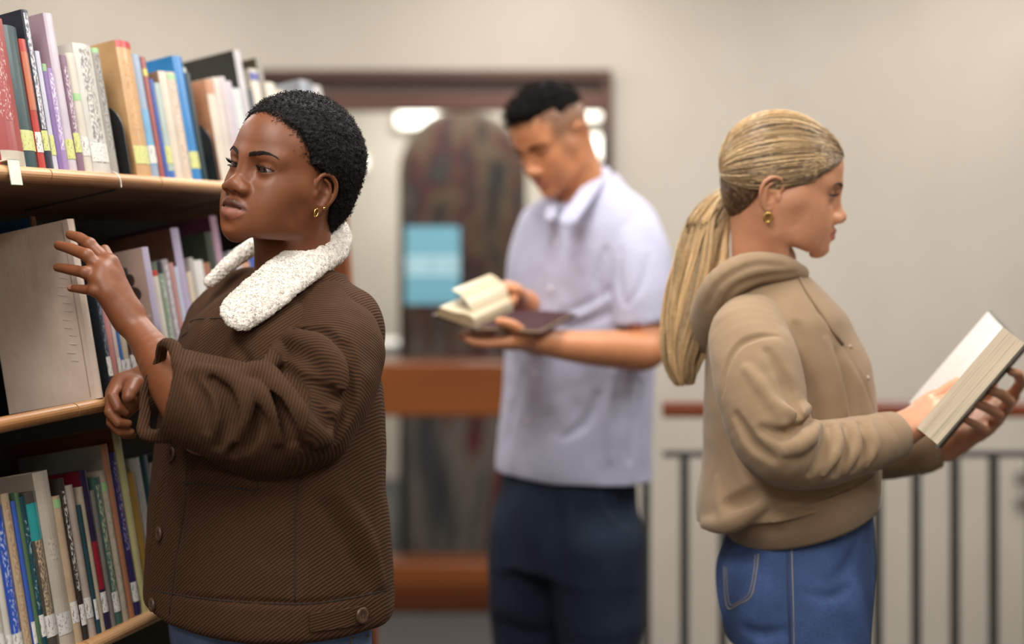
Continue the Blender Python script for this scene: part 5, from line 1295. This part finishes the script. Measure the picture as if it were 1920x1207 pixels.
    gg = SDF(ctr[:, :3].min(0) - .06, ctr[:, :3].max(0) + .06, .004); gg.chain([tuple(r[:3]) + (r[3] * .80,) for r in ctr[:-3]], 0, flat=(V(0, 1, 0), .75))
    CP, CF = gg.mesh()
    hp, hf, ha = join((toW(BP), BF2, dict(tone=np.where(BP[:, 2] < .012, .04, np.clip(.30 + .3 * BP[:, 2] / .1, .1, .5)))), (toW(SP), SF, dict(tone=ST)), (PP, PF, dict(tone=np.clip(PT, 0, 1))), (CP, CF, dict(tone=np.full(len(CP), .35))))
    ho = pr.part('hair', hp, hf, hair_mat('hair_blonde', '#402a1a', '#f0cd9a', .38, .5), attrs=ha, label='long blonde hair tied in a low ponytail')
    m = MB(); a = np.linspace(0, 2 * math.pi, 20, endpoint=False); tc = Pt(1368, 367, 2.395); ta = unit(ctr[4, :3] - ctr[0, :3]); b1 = unit(np.cross(ta, (0, 1, 0))); b2 = np.cross(ta, b1)
    m.tube([tc + .013 * (math.cos(x) * b1 + math.sin(x) * b2) for x in a], .0045, 8, closed=True); pr.mb('hair_tie', m, plain('hair_tie_dark', '#2b2422', .8), ho, True)
    gold = plain('gold', '#d9b36a', .18, 1., .05); m = MB(); lb = toW((.0700, -.019, -.046))
    m.tube([lb + M @ V(.003, .0050 * math.cos(x), .0078 * math.sin(x) - .005) for x in a], .0026, 8, closed=True); pr.mb('hoop_earring', m, gold, smooth=True, label='chunky gold hoop earring')
    # hoodie
    cot = jersey('beige_sweat', '#957d62'); XU = lambda u: (u - 960) * K; ZV = lambda v: CAMZ - (v - VH) * K
    g = SDF((XU(1270), 2.12, ZV(1060)), (XU(1720), 2.66, ZV(455)), .0036)
    rows = [(1030, 1474, .190, .150), (985, 1474, .198, .152), (930, 1476, .192, .151), (860, 1480, .174, .144), (780, 1480, .172, .142), (700, 1470, .170, .132), (640, 1458, .166, .120), (590, 1456, .152, .112), (550, 1446, .120, .092), (515, 1440, .08, .066)]
    g.loft([(ZV(v), XU(u_), D, a_, b_, 81) for v, u_, a_, b_ in rows][::1], 0, power=2.2)
    g.ell(Pt(1562, 700, D), (.040, .11, .06), .06)
    g.cap(Pt(1435, 430, D), Pt(1432, 545, D), .050, .047, .01, 's')
    # slanted hem
    p0 = V(XU(1490), D, Pt(1490, 958, 2.21)[2])
    g.put(lambda X, Y, Z: ((X - p0[0]) * .27 - (Z - p0[2])) * .96 + 0 * Y, (XU(1200), 2, ZV(1100)), (XU(1750), 2.8, ZV(440)), .006, 'i')
    folds(g, [('s', .012, .004, .010, [(1345, 985), (1400, 990), (1440, 965), (1470, 945)]), ('u', .016, .004, .010, [(1320, 985), (1372, 978), (1430, 945)]), ('s', .013, .001, .008, [(1350, 950), (1395, 935), (1440, 905)]), ('s', .011, .004, .010, [(1365, 760), (1380, 830), (1420, 900), (1470, 930)]),
              ('s', .010, .004, .010, [(1510, 690), (1530, 750), (1535, 790)]), ('s', .009, .003, .010, [(1495, 610), (1510, 680), (1520, 740)]), ('u', .009, .004, .010, [(1550, 640), (1575, 700), (1590, 770)]), ('s', .009, .003, .010, [(1570, 660), (1592, 720), (1602, 785)]),
              ('s', .0035, .0015, .003, [(1500, 530), (1540, 590), (1590, 660), (1622, 720), (1640, 775)]), ('s', .010, .004, .012, [(1480, 920), (1540, 935), (1590, 915)]), ('u', .010, .005, .010, [(1345, 900), (1350, 950), (1370, 985)]), ('s', .0028, .001, .002, [(1364, 560), (1380, 600), (1394, 628)])])
    J, JF = g.mesh(); J = J + vnormals(J, JF) * (.0022 * vnoise(J, 13., 31) + .0010 * vnoise(J, 40., 32))[:, None]; hd = pr.part('hoodie', J, JF, cot); sf = Surf(J, JF)
    # hood rolled behind the neck
    g = SDF((XU(1270), 2.16, ZV(680)), (XU(1540), 2.62, ZV(450)), .0032)
    near = [(1502, 512, 2.335, .014), (1462, 502, 2.300, .022), (1410, 505, 2.288, .027), (1362, 532, 2.300, .033), (1340, 580, 2.345, .038), (1334, 622, 2.40, .040)]; far_ = [(1334, 622, 2.40, .040), (1345, 575, 2.46, .036), (1370, 530, 2.49, .030), (1420, 505, 2.485, .024), (1470, 502, 2.46, .018), (1502, 512, 2.42, .012)]
    g.chain([tuple(Pt(*p[:3])) + (p[3],) for p in near], 0, smooth=4); g.chain([tuple(Pt(*p[:3])) + (p[3],) for p in far_], .012, smooth=4)
    g.ell(Pt(1345, 590, 2.40), (.035, .075, .055), .03); g.cap(Pt(1435, 430, D), Pt(1430, 530, D), .0495, .050, .008, 's')
    folds(g, [('s', .007, .003, .006, [(1490, 512), (1430, 520), (1380, 540), (1352, 580)]), ('s', .006, .002, .006, [(1470, 498), (1410, 498), (1350, 530), (1325, 575)])])
    P, F = g.mesh(); P = P + vnormals(P, F) * (.0016 * vnoise(P, 24., 33))[:, None]; pr.part('hood', P, F, cot, hd)
    # sleeves
    g = SDF((XU(1300), 2.02, ZV(960)), (XU(1740), 2.50, ZV(500)), .003)
    arm = [(1428, 600, 2.315, .050), (1405, 632, 2.255, .064), (1418, 690, 2.205, .068), (1434, 770, 2.170, .067), (1462, 832, 2.150, .062), (1520, 852, 2.165, .053), (1580, 842, 2.195, .049), (1640, 826, 2.235, .042)]
    g.chain([tuple(Pt(*p[:3])) + (p[3],) for p in arm], 0, smooth=5)
    folds(g, [('s', .014, .001, .008, [(1524, 768), (1500, 800), (1470, 814), (1432, 806)]), ('u', .015, .002, .008, [(1538, 786), (1512, 825), (1475, 844)]), ('u', .013, .002, .008, [(1455, 756), (1492, 776), (1522, 760)]), ('s', .011, .001, .006, [(1552, 798), (1548, 840), (1520, 888)]), ('s', .011, .001, .006, [(1584, 798), (1588, 840), (1566, 888)]),
              ('u', .010, .001, .006, [(1568, 798), (1570, 840), (1545, 888)]), ('s', .010, .001, .006, [(1612, 793), (1622, 840), (1602, 880)]), ('u', .009, .001, .006, [(1600, 795), (1606, 840), (1586, 884)]), ('u', .010, .001, .006, [(1628, 790), (1640, 835), (1626, 872)]), ('s', .006, .001, .003, [(1354, 742), (1362, 690), (1385, 648), (1420, 632), (1458, 630)]), ('s', .011, .002, .009, [(1440, 660), (1475, 720), (1495, 780)]), ('s', .010, .002, .009, [(1380, 780), (1410, 830), (1450, 860)]), ('u', .010, .003, .010, [(1400, 690), (1440, 740), (1470, 790)])])
    P, F = g.mesh(); P = P + vnormals(P, F) * (.0018 * vnoise(P, 20., 34) + .001 * vnoise(P, 45., 35))[:, None]; sl = pr.part('sleeve', P, F, cot, hd)
    def cuff(c0, c1, r0, r1, par, name='cuff'):
        ax_ = unit(c1 - c0); s1 = unit(np.cross(ax_, (0, 0, 1))); s2 = np.cross(ax_, s1); prof = [(0, r0 * .9), (.04, r0), (.5, (r0 + r1) / 2 + .002), (.94, r1), (1., r1 - .004), (.98, r1 - .008), (.5, r1 - .012)]; Lc = np.linalg.norm(c1 - c0); n = 40; P_ = []
        for t, r in prof:
            for i in range(n):
                a_ = 2 * math.pi * i / n; q = r + .0007 * (i % 2); P_.append(c0 + ax_ * Lc * t + q * (math.cos(a_) * s1 + math.sin(a_) * s2))
        pr.part(name, np.array(P_), np.array([[j * n + i, j * n + (i + 1) % n, (j + 1) * n + (i + 1) % n, (j + 1) * n + i] for j in range(len(prof) - 1) for i in range(n)]), cot, par)
    cuff(Pt(1628, 832, 2.232), Pt(1686, 812, 2.258), .043, .036, sl)
    g = SDF((XU(1500), 2.36, ZV(930)), (XU(1790), 2.76, ZV(620)), .0045)
    g.chain([tuple(Pt(*p[:3])) + (p[3],) for p in [(1470, 640, 2.53, .065), (1500, 740, 2.56, .06), (1560, 820, 2.57, .056), (1650, 846, 2.54, .05), (1725, 843, 2.505, .042)]], 0, smooth=4); P, F = g.mesh(); P = P + vnormals(P, F) * (.002 * vnoise(P, 20., 36))[:, None]
    s2_ = pr.part('sleeve', P, F, cot, hd); cuff(Pt(1715, 845, 2.51), Pt(1762, 836, 2.50), .043, .036, s2_)
    # ribbed hem band, slanted up to the front
    P_ = []; n = 96; prof = [(.014, -.006), (.001, -.008), (-.020, -.013), (-.046, -.021), (-.051, -.026), (-.047, -.034)]
    for dz, dr in prof:
        for i in range(n):
            a_ = 2 * math.pi * i / n; rr_ = V((.145 + dr) * math.cos(a_), (.196 + dr) * math.sin(a_), 0); q = rr_ @ np.array([[math.cos(math.radians(-9)), math.sin(math.radians(-9)), 0], [-math.sin(math.radians(-9)), math.cos(math.radians(-9)), 0], [0, 0, 1]]) * (1 + .004 * (i % 2))
            P_.append(p0 + q + V(.004 - dz * .25, 0, q[0] * .27 + dz + .004))
    pr.part('hem_band', np.array(P_), np.array([[j * n + i, j * n + (i + 1) % n, (j + 1) * n + (i + 1) % n, (j + 1) * n + i] for j in range(len(prof) - 1) for i in range(n)]), cot, hd)
    for (u_, v_) in ((1594, 650), (1627, 708)):
        h, nn = sf(u_, v_)
        if h is not None: p, f, _ = sphere(h, (.0034, .0034, .0034), 14, 8); pr.part('snap_button', p, f, plain('snap_pale', '#a89a88', .4), hd)
    h = sf.path([(1497, 518), (1512, 545), (1535, 580), (1560, 618), (1580, 645)])
    if len(h) > 2: m = MB(); m.tube([x[0] - V(0, .003, 0) for x in h], .0028, 6); pr.mb('drawstring', m, cot, hd, True)
    # jeans
    g = SDF((XU(1290), 2.1, .08), (XU(1720), 2.68, ZV(880)), .005)
    g.loft([(ZV(1190), XU(1488), D, .176, .112, 81), (ZV(1130), XU(1486), D, .182, .124, 81), (ZV(1060), XU(1490), D, .184, .130, 81), (ZV(1000), XU(1500), D, .165, .120, 81), (ZV(930), XU(1512), D, .14, .106, 81)][::1], 0)
    for s, du in ((-1, 0), (1, 8)):
        yy_ = D + s * .090; g.chain([(XU(1490 + du), yy_, ZV(1100), .098), (XU(1498 + du), yy_, ZV(1207), .092), (XU(1500 + du), yy_, .46, .066), (XU(1500 + du), yy_, .13, .056)], .03)
    folds(g, [('s', .010, .004, .010, [(1395, 1180), (1430, 1190), (1470, 1184)]), ('s', .008, .004, .008, [(1590, 1100), (1560, 1120), (1510, 1112)]), ('s', .008, .004, .009, [(1612, 1010), (1590, 1060), (1560, 1085)])])
    P, F = g.mesh(); P = P + vnormals(P, F) * (.002 * vnoise(P, 17., 41))[:, None]; jn = pr.part('jeans', P, F, denim('denim_mid_blue', '#3b4e76', 1.9)); sj = Surf(P, F); st = plain('stitch_pale', '#8f8576', .8); se = plain('seam_navy', '#2c3a5c', .8)
    for pts, mt, r in (([(1476, 1000), (1478, 1080), (1480, 1150), (1482, 1207), (1482, 1260)], se, .0022), ([(1484, 1010), (1486, 1080), (1488, 1150), (1489, 1230)], st, .0009), ([(1358, 1062), (1359, 1110), (1366, 1141), (1386, 1132), (1408, 1118), (1418, 1075), (1422, 1038)], st, .0012), ([(1362, 1064), (1364, 1108), (1370, 1134), (1388, 1126), (1404, 1112), (1413, 1074), (1416, 1040)], st, .0008)):
        hh = sj.path(catmull(np.array(pts, float), 5))
        if len(hh) > 2: m = MB(); m.tube([x[0] for x in hh], r, 6); pr.mb('seam', m, mt, jn, True)
    shoes(pr, [(XU(1500), D - .09, math.radians(-9)), (XU(1508), D + .09, math.radians(-9))], plain('shoe_white', '#cfcac2', .6), plain('shoe_sole', '#d8d4cc', .7))
    S0 = Pt(1762, 836, 2.345); S1 = Pt(1921, 652, 2.345)
    open_book('thick open paperback held up by the blonde woman in beige hoodie', S0, S1, [(Pt(1757, 838, 2.205) - S0, .040, .004), (Pt(1708, 760, 2.475) - S0, .008, .004)], '#4d4a3e', '#d6cdc6', (-.7, 0, .7))
build_w2()

# ---------------------------------------------------------------- man with the open book
def build_man():
    rng = random.Random(9); nr = np.random.default_rng(9); D = 3.27; K = D / F_PX; XU = lambda u: (u - 960) * K; ZV = lambda v: CAMZ - (v - VH) * K
    pr = Person((XU(1075), D, 0), 'man in pale lilac short-sleeved shirt and dark jeans looking down at an open book')
    skin = skin_mat('skin_tan', '#cb8b62', '#9c6050', '#b06c5a', (1, .35, .2), rough=.45, sss=.15, stub='#83604a')
    th = math.radians(45.6); M = frame(V(-math.sin(th), -math.cos(th), 0)) @ rot((1, 0, 0), math.radians(-32)) @ rot((0, 1, 0), math.radians(3.4))
    c = Pt(1034, 257, 3.21); nb = (Pt(1098, 400, 3.28) - c) @ M
    H, HF, HA, eye = head_mesh(.0018, lip=1.0, nosew=1.08, nosel=1.0, eyeopen=.32, chin=.002, nz=0., mz=-.065, neck=.054, neckb=tuple(nb), ear=(0, -.015, 0), jaw=.006, brow=1.1)
    cut = (H[:, 2] - .012 - .35 * (-H[:, 1] * .3)) 
    st = ss(-.035, .05, H[:, 2] + .25 * np.abs(H[:, 0]) - .004) * ss(.060, .035, H[:, 1]) * ss(.045, .062, np.abs(H[:, 0])) * .9
    st = np.maximum(st, ss(-.045, -.01, H[:, 2]) * ss(-.055, -.075, H[:, 1]) * .9); HA['stub'] = st * (np.abs(H[:, 0]) < .0735)
    toW = lambda p: np.asarray(p) @ M.T + c
    g = SDF((-.20, 2.72, 1.10), (.37, 3.20, 1.30), .0026)
    el, wr = Pt(1212, 655, 3.05), Pt(1012, 640, 2.90)
    g.chain([tuple(Pt(1212, 600, 3.08)) + (.046,), tuple(el) + (.043,), tuple(Pt(1150, 655, 3.0)) + (.040,), tuple(Pt(1080, 650, 2.94)) + (.033,), tuple(wr) + (.026,)], 0, smooth=4)
    mc = [Pt(955, 640, 2.80), Pt(945, 640, 2.825), Pt(938, 638, 2.85), Pt(938, 634, 2.875)]
    fi = [[Pt(915, 644, 2.79), Pt(893, 642, 2.785), Pt(877, 636, 2.785)], [Pt(903, 640, 2.82), Pt(882, 636, 2.82), Pt(866, 630, 2.825)], [Pt(905, 634, 2.85), Pt(886, 628, 2.855), Pt(872, 622, 2.86)], [Pt(910, 626, 2.88), Pt(895, 620, 2.885), Pt(884, 614, 2.89)]]
    hand(g, wr, mc, fi, [Pt(985, 632, 2.83), Pt(962, 612, 2.79), Pt(948, 606, 2.775), Pt(936, 603, 2.765)], rw=.026, pal=.0140); A1, F1 = g.mesh(); A1 = relax(A1, F1, 1, .4)
    g = SDF((-.10, 2.84, 1.16), (.12, 3.42, 1.40), .0026)
    w2 = Pt(984, 570, 3.06); g.chain([tuple(Pt(985, 640, 3.34)) + (.04,), tuple(Pt(985, 610, 3.2)) + (.036,), tuple(w2) + (.027,)], 0)
    mc2 = [Pt(968, 546, 2.985), Pt(955, 541, 2.985), Pt(943, 541, 2.99), Pt(933, 546, 3.0)]
    fi2 = [[Pt(968, 548, 2.945), Pt(962, 564, 2.93), Pt(958, 574, 2.93)], [Pt(948, 540, 2.945), Pt(940, 556, 2.925), Pt(938, 568, 2.925)], [Pt(932, 540, 2.95), Pt(924, 554, 2.93), Pt(922, 566, 2.93)], [Pt(922, 545, 2.965), Pt(915, 556, 2.945), Pt(914, 566, 2.94)]]
    hand(g, w2, mc2, fi2, [Pt(978, 562, 3.0), Pt(976, 552, 2.96), Pt(972, 545, 2.94), Pt(966, 542, 2.93)], rw=.027, pal=.0138); A2, F2 = g.mesh(); A2 = relax(A2, F2, 1, .4)
    g = SDF((-.15, 2.95, .8), (.45, 3.6, 1.6), .014); X0 = XU(1080)
    g.loft([(.85, X0, D, .15, .1, -46), (1.1, X0, D, .15, .1, -46), (1.35, X0 + .01, D, .17, .1, -46), (1.46, X0 + .02, D, .10, .07, -46), (1.52, X0 + .02, D, .05, .05, -46)], 0); B, BF = g.mesh()
    body = join((toW(H), HF, HA), (A1, F1, {}), (A2, F2, {}), (B, BF, {})); bo = pr.part('body', body[0], body[1], skin, attrs=body[2])
    ex, ey, ez, R, hu, hl, w = eye; em = eye_mat('eye_brown', '#2b1a10'); dk = hair_mat('hair_near_black', '#0c0a09', '#241e1a', .85, .1)
    for s in (-1, 1):
        p, f, po = sphere((s * ex, ey, ez), R, 24, 16, unit(V(0, 1, -.45))); pr.part('eyeball', toW(p), f, em, bo, dict(polar=po / math.pi))
        p, f = brow_strands(s, [(.0095, .09, .0140, .0036), (.020, .09, .0170, .0042), (.030, .08, .0190, .0040), (.040, .07, .0185, .0028), (.049, .06, .0150, .0014)], 420, rng, .0075, .00042, H=H); pr.part('eyebrow', toW(p), f, dk, bo, dict(tone=np.full(len(p), .1)))
        p, f = lash_strands(s, ex, ey, ez, R, hu * .6, w, 26, rng, .008); pr.part('eyelashes', toW(p), f, dk, bo, dict(tone=np.full(len(p), 0.)))
    # hair: short on top, faded sides
    g = SDF((0, -.125, -.02), (.1, .115, .15), .0028, mirror=True)
    g.ell((0, -.014, .032), (.0735, .0985, .0905)); g.ell((0, .030, .090), (.046, .055, .026), .025)
    zz = [-.02, .02, .040, .058, .072, .082, .15]; yy = [-.13, -.08, .022, .050, .068, .084, .12]
    g.put(lambda X, Y, Z: Y - np.interp(Z + X * .10, zz, yy) + 0 * X, (0, -.2, -.1), (.11, .2, .16), .008, 'i')
    g.put(lambda X, Y, Z: (.050 + .25 * np.minimum(Y + .03, 0) - Z) * .9 + 0 * X, (0, -.2, -.1), (.11, .2, .16), .015, 'i')
    HP, HFc = g.mesh(); N = vnormals(HP, HFc); HP = HP + N * (.0022 * vnoise(HP * V(1, .4, 1), 130., 3))[:, None]
    a = np.linalg.norm(np.cross(HP[HFc[:, 1]] - HP[HFc[:, 0]], HP[HFc[:, 3]] - HP[HFc[:, 0]]), axis=1); k = nr.choice(len(HFc), 2600, p=a / a.sum()); b = HP[HFc[k]].mean(1); n = N[HFc[k, 0]]
    u = np.linspace(0, 1, 5)[None, :, None]; dr = n * .8 + V(0, .55, .25) + nr.normal(size=n.shape) * .25; paths = b[:, None] + dr[:, None] * (.010 * u) - n[:, None] * .001 + V(0, 0, -.003) * u * u
    SP, SF = strands(paths, np.full((len(b), 5), .0005)); hp, hf, ha = join((HP, HFc, dict(tone=np.full(len(HP), .15))), (SP, SF, dict(tone=np.repeat(nr.random(len(b)) * .8, 15)))); pr.part('hair', toW(hp), hf, dk, attrs=ha, label='short dark hair with faded sides')
    # shirt
    sh_ = jersey('lilac_cotton', '#b7b7cd', .6)
    g = SDF((XU(890), 2.92, ZV(900)), (XU(1270), 3.62, ZV(290)), .0042)
    rows = [(888, 1073, .205, .135), (860, 1073, .204, .135), (800, 1078, .200, .130), (720, 1082, .198, .126), (640, 1086, .200, .124), (560, 1090, .205, .124), (490, 1094, .208, .120), (430, 1098, .198, .108), (390, 1102, .165, .092), (355, 1106, .10, .075), (325, 1110, .06, .06)]
    g.loft([(ZV(v), XU(u_), D, a_, b_, -46) for v, u_, a_, b_ in rows], 0, power=2.2)
    lat = V(math.cos(math.radians(-46)), math.sin(math.radians(-46)), 0); f_ = V(-math.sin(th), -math.cos(th), 0)
    g.cap(Pt(1080, 330, 3.22), Pt(1098, 395, 3.28), .058, .056, .008, 's'); g.chain([tuple(Pt(1050, 370, 3.10)) + (.036,), tuple(Pt(1044, 395, 3.11)) + (.020,), tuple(Pt(1040, 412, 3.10)) + (.006,)], .008, 's')
    folds(g, [('s', .012, .004, .012, [(1135, 470), (1120, 520), (1128, 570)]), ('s', .012, .004, .012, [(1150, 540), (1100, 575), (1050, 590)]), ('s', .010, .004, .010, [(1160, 580), (1110, 600), (1060, 615)]), ('u', .010, .004, .010, [(1140, 560), (1090, 590), (1050, 600)]), ('s', .004, .001, .003, [(1040, 415), (1025, 500), (1010, 600), (985, 760), (970, 870)]), ('s', .010, .004, .012, [(1200, 720), (1190, 790), (1180, 860)]), ('s', .010, .004, .012, [(1120, 740), (1100, 790), (1060, 820)]), ('s', .010, .004, .012, [(980, 700), (960, 780), (945, 850)]), ('u', .010, .005, .012, [(1150, 700), (1140, 780), (1145, 860)])])
    J, JF = g.mesh(); J = J + vnormals(J, JF) * (.003 * vnoise(J, 11., 51) + .0012 * vnoise(J, 35., 52))[:, None]; shirt = pr.part('shirt', J, JF, sh_, label='pale lilac short-sleeved shirt')
    g = SDF((XU(1120), 2.90, ZV(640)), (XU(1290), 3.4, ZV(360)), .0036)
    g.chain([tuple(Pt(*p[:3])) + (p[3],) for p in [(1182, 425, 3.19, .066), (1198, 480, 3.13, .070), (1206, 540, 3.10, .070), (1209, 600, 3.085, .068)]], 0, smooth=4); g.cap(Pt(1210, 575, 3.09), Pt(1213, 650, 3.07), .060, .062, .004, 's'); q0 = Pt(1209, 608, 3.085)
    g.put(lambda X, Y, Z: (q0[2] - Z) + .04 * (X - q0[0]) + 0 * Y, (XU(1100), 2.8, ZV(700)), (XU(1300), 3.5, ZV(350)), .004, 'i'); folds(g, [('s', .010, .004, .010, [(1165, 470), (1160, 520), (1170, 570)]), ('s', .008, .003, .008, [(1215, 480), (1205, 530), (1180, 570)])])
    P, F = g.mesh(); P = P + vnormals(P, F) * (.002 * vnoise(P, 16., 53))[:, None]; pr.part('sleeve', P, F, sh_, shirt)
    g = SDF((XU(930), 3.2, ZV(640)), (XU(1080), 3.62, ZV(370)), .005); g.chain([tuple(Pt(*p[:3])) + (p[3],) for p in [(1018, 425, 3.40, .06), (1002, 480, 3.40, .062), (996, 545, 3.37, .062), (992, 585, 3.33, .058)]], 0, smooth=4); P, F = g.mesh(); pr.part('sleeve', P, F, sh_, shirt)
    # collar leaves
    sf = Surf(J, JF)
    for pts, r in (([(1128, 325, 3.26), (1112, 345, 3.18), (1088, 380, 3.125), (1066, 410, 3.09)], .022), ([(1128, 325, 3.26), (1105, 322, 3.35), (1060, 350, 3.33), (1036, 385, 3.22), (1032, 405, 3.15)], .015)):
        g = SDF((XU(990), 2.98, ZV(450)), (XU(1160), 3.45, ZV(285)), .003); g.chain([tuple(Pt(*p)) + (r,) for p in pts], 0, smooth=4, flat=(unit(V(-.25, -.75, .6)), .32)); g.cap(Pt(1080, 330, 3.22), Pt(1098, 395, 3.28), .0575, .055, .004, 's'); P, F = g.mesh(); pr.part('collar', P, F, sh_, shirt)
    for v_, u_ in ((455, 1030), (540, 1018), (700, 990), (790, 975)):
        h, nn = sf(u_ + 14, v_)
        if h is not None: m = MB(); nn = nn if nn[1] < 0 else -nn; m.disc(h, nn, .006, .003, 14); pr.mb('button', m, plain('button_pearl', '#e2dfe6', .25), shirt)
    # jeans, shoes
    g = SDF((XU(860), 2.95, .08), (XU(1260), 3.6, ZV(800)), .007)
    g.loft([(ZV(1060), XU(1058), D, .178, .118, -46), (ZV(980), XU(1062), D, .185, .126, -46), (ZV(900), XU(1066), D, .180, .120, -46), (ZV(850), XU(1068), D, .165, .108, -46)][::1], 0)
    for s, du in ((-1, -60), (1, 38)): k = V(XU(1058), D, 0) + lat * s * .096; g.chain([(k[0], k[1], ZV(1010), .108), (k[0] + .01 * s, k[1], ZV(1140), .100), (k[0] + .015 * s, k[1], .45, .08), (k[0] + .02 * s, k[1], .13, .068)], .03)
    folds(g, [('s', .014, .006, .012, [(1040, 900), (1050, 1000), (1052, 1090)]), ('s', .010, .004, .010, [(1150, 900), (1172, 930), (1180, 980)]), ('s', .012, .005, .012, [(940, 1170), (1000, 1190), (1040, 1180)])])
    P, F = g.mesh(); P = P + vnormals(P, F) * (.004 * vnoise(P, 12., 61))[:, None]; jn = pr.part('jeans', P, F, denim('denim_dark_navy', '#202a3a', 1.35), label='dark navy jeans')
    sj = Surf(P, F); hh = sj.path(catmull(np.array([(1120, 900), (1135, 950), (1160, 985), (1178, 990)], float), 5))
    if len(hh) > 2: m = MB(); m.tube([x[0] for x in hh], .0018, 6); pr.mb('seam', m, plain('seam_grey', '#3c4658', .8), jn, True)
    fa = math.atan2(f_[1], f_[0]); k1, k2 = V(XU(1058), D, 0) - lat * .116, V(XU(1058), D, 0) + lat * .116
    shoes(pr, [(k1[0], k1[1], fa), (k2[0], k2[1], fa)], plain('shoe_black', '#1d1b1b', .5), plain('shoe_sole_dark', '#3a3634', .7))
    S0, S1 = Pt(888, 619, 2.76), Pt(962, 584, 2.93)
    e = open_book('open hardback with dark red cover held by the man in the lilac shirt', S0, S1, [(Pt(812, 592, 2.74) - S0, .019, .006), (Pt(1014, 626, 2.80) - S0, .004, .0, '#3b1a20')], '#3b1a20', '#e0cfac', (0, -.1, 1), '#cdb48c')
    # a lifted leaf curling over the left page
    base = np.array(e.location); ax = S1 - S0; W = Pt(834, 560, 2.78) - S0; n = unit(np.cross(ax, W)); n = n if n[2] > 0 else -n; P_ = []
    for s in (.03, .97):
        for x in np.linspace(0, 1, 13): P_.append(S0 + ax * s + W * x * (1 + .03 * x) + n * (.026 * math.sin(x * 2.3) + .003) - base)
    P_ = np.array(P_); P_ = np.vstack([P_, P_ - n * .0006]); F_ = [[i, i + 1, 14 + i, 13 + i] for i in range(12)]; F_ += [[26 + b_ for b_ in reversed(f)] for f in F_]
    obj('loose_leaf', make_mesh('loose_leaf', P_, np.array(F_), True, None, print_mat('#e0cfac', '#9b9186', .66, 2)), e)
build_man()
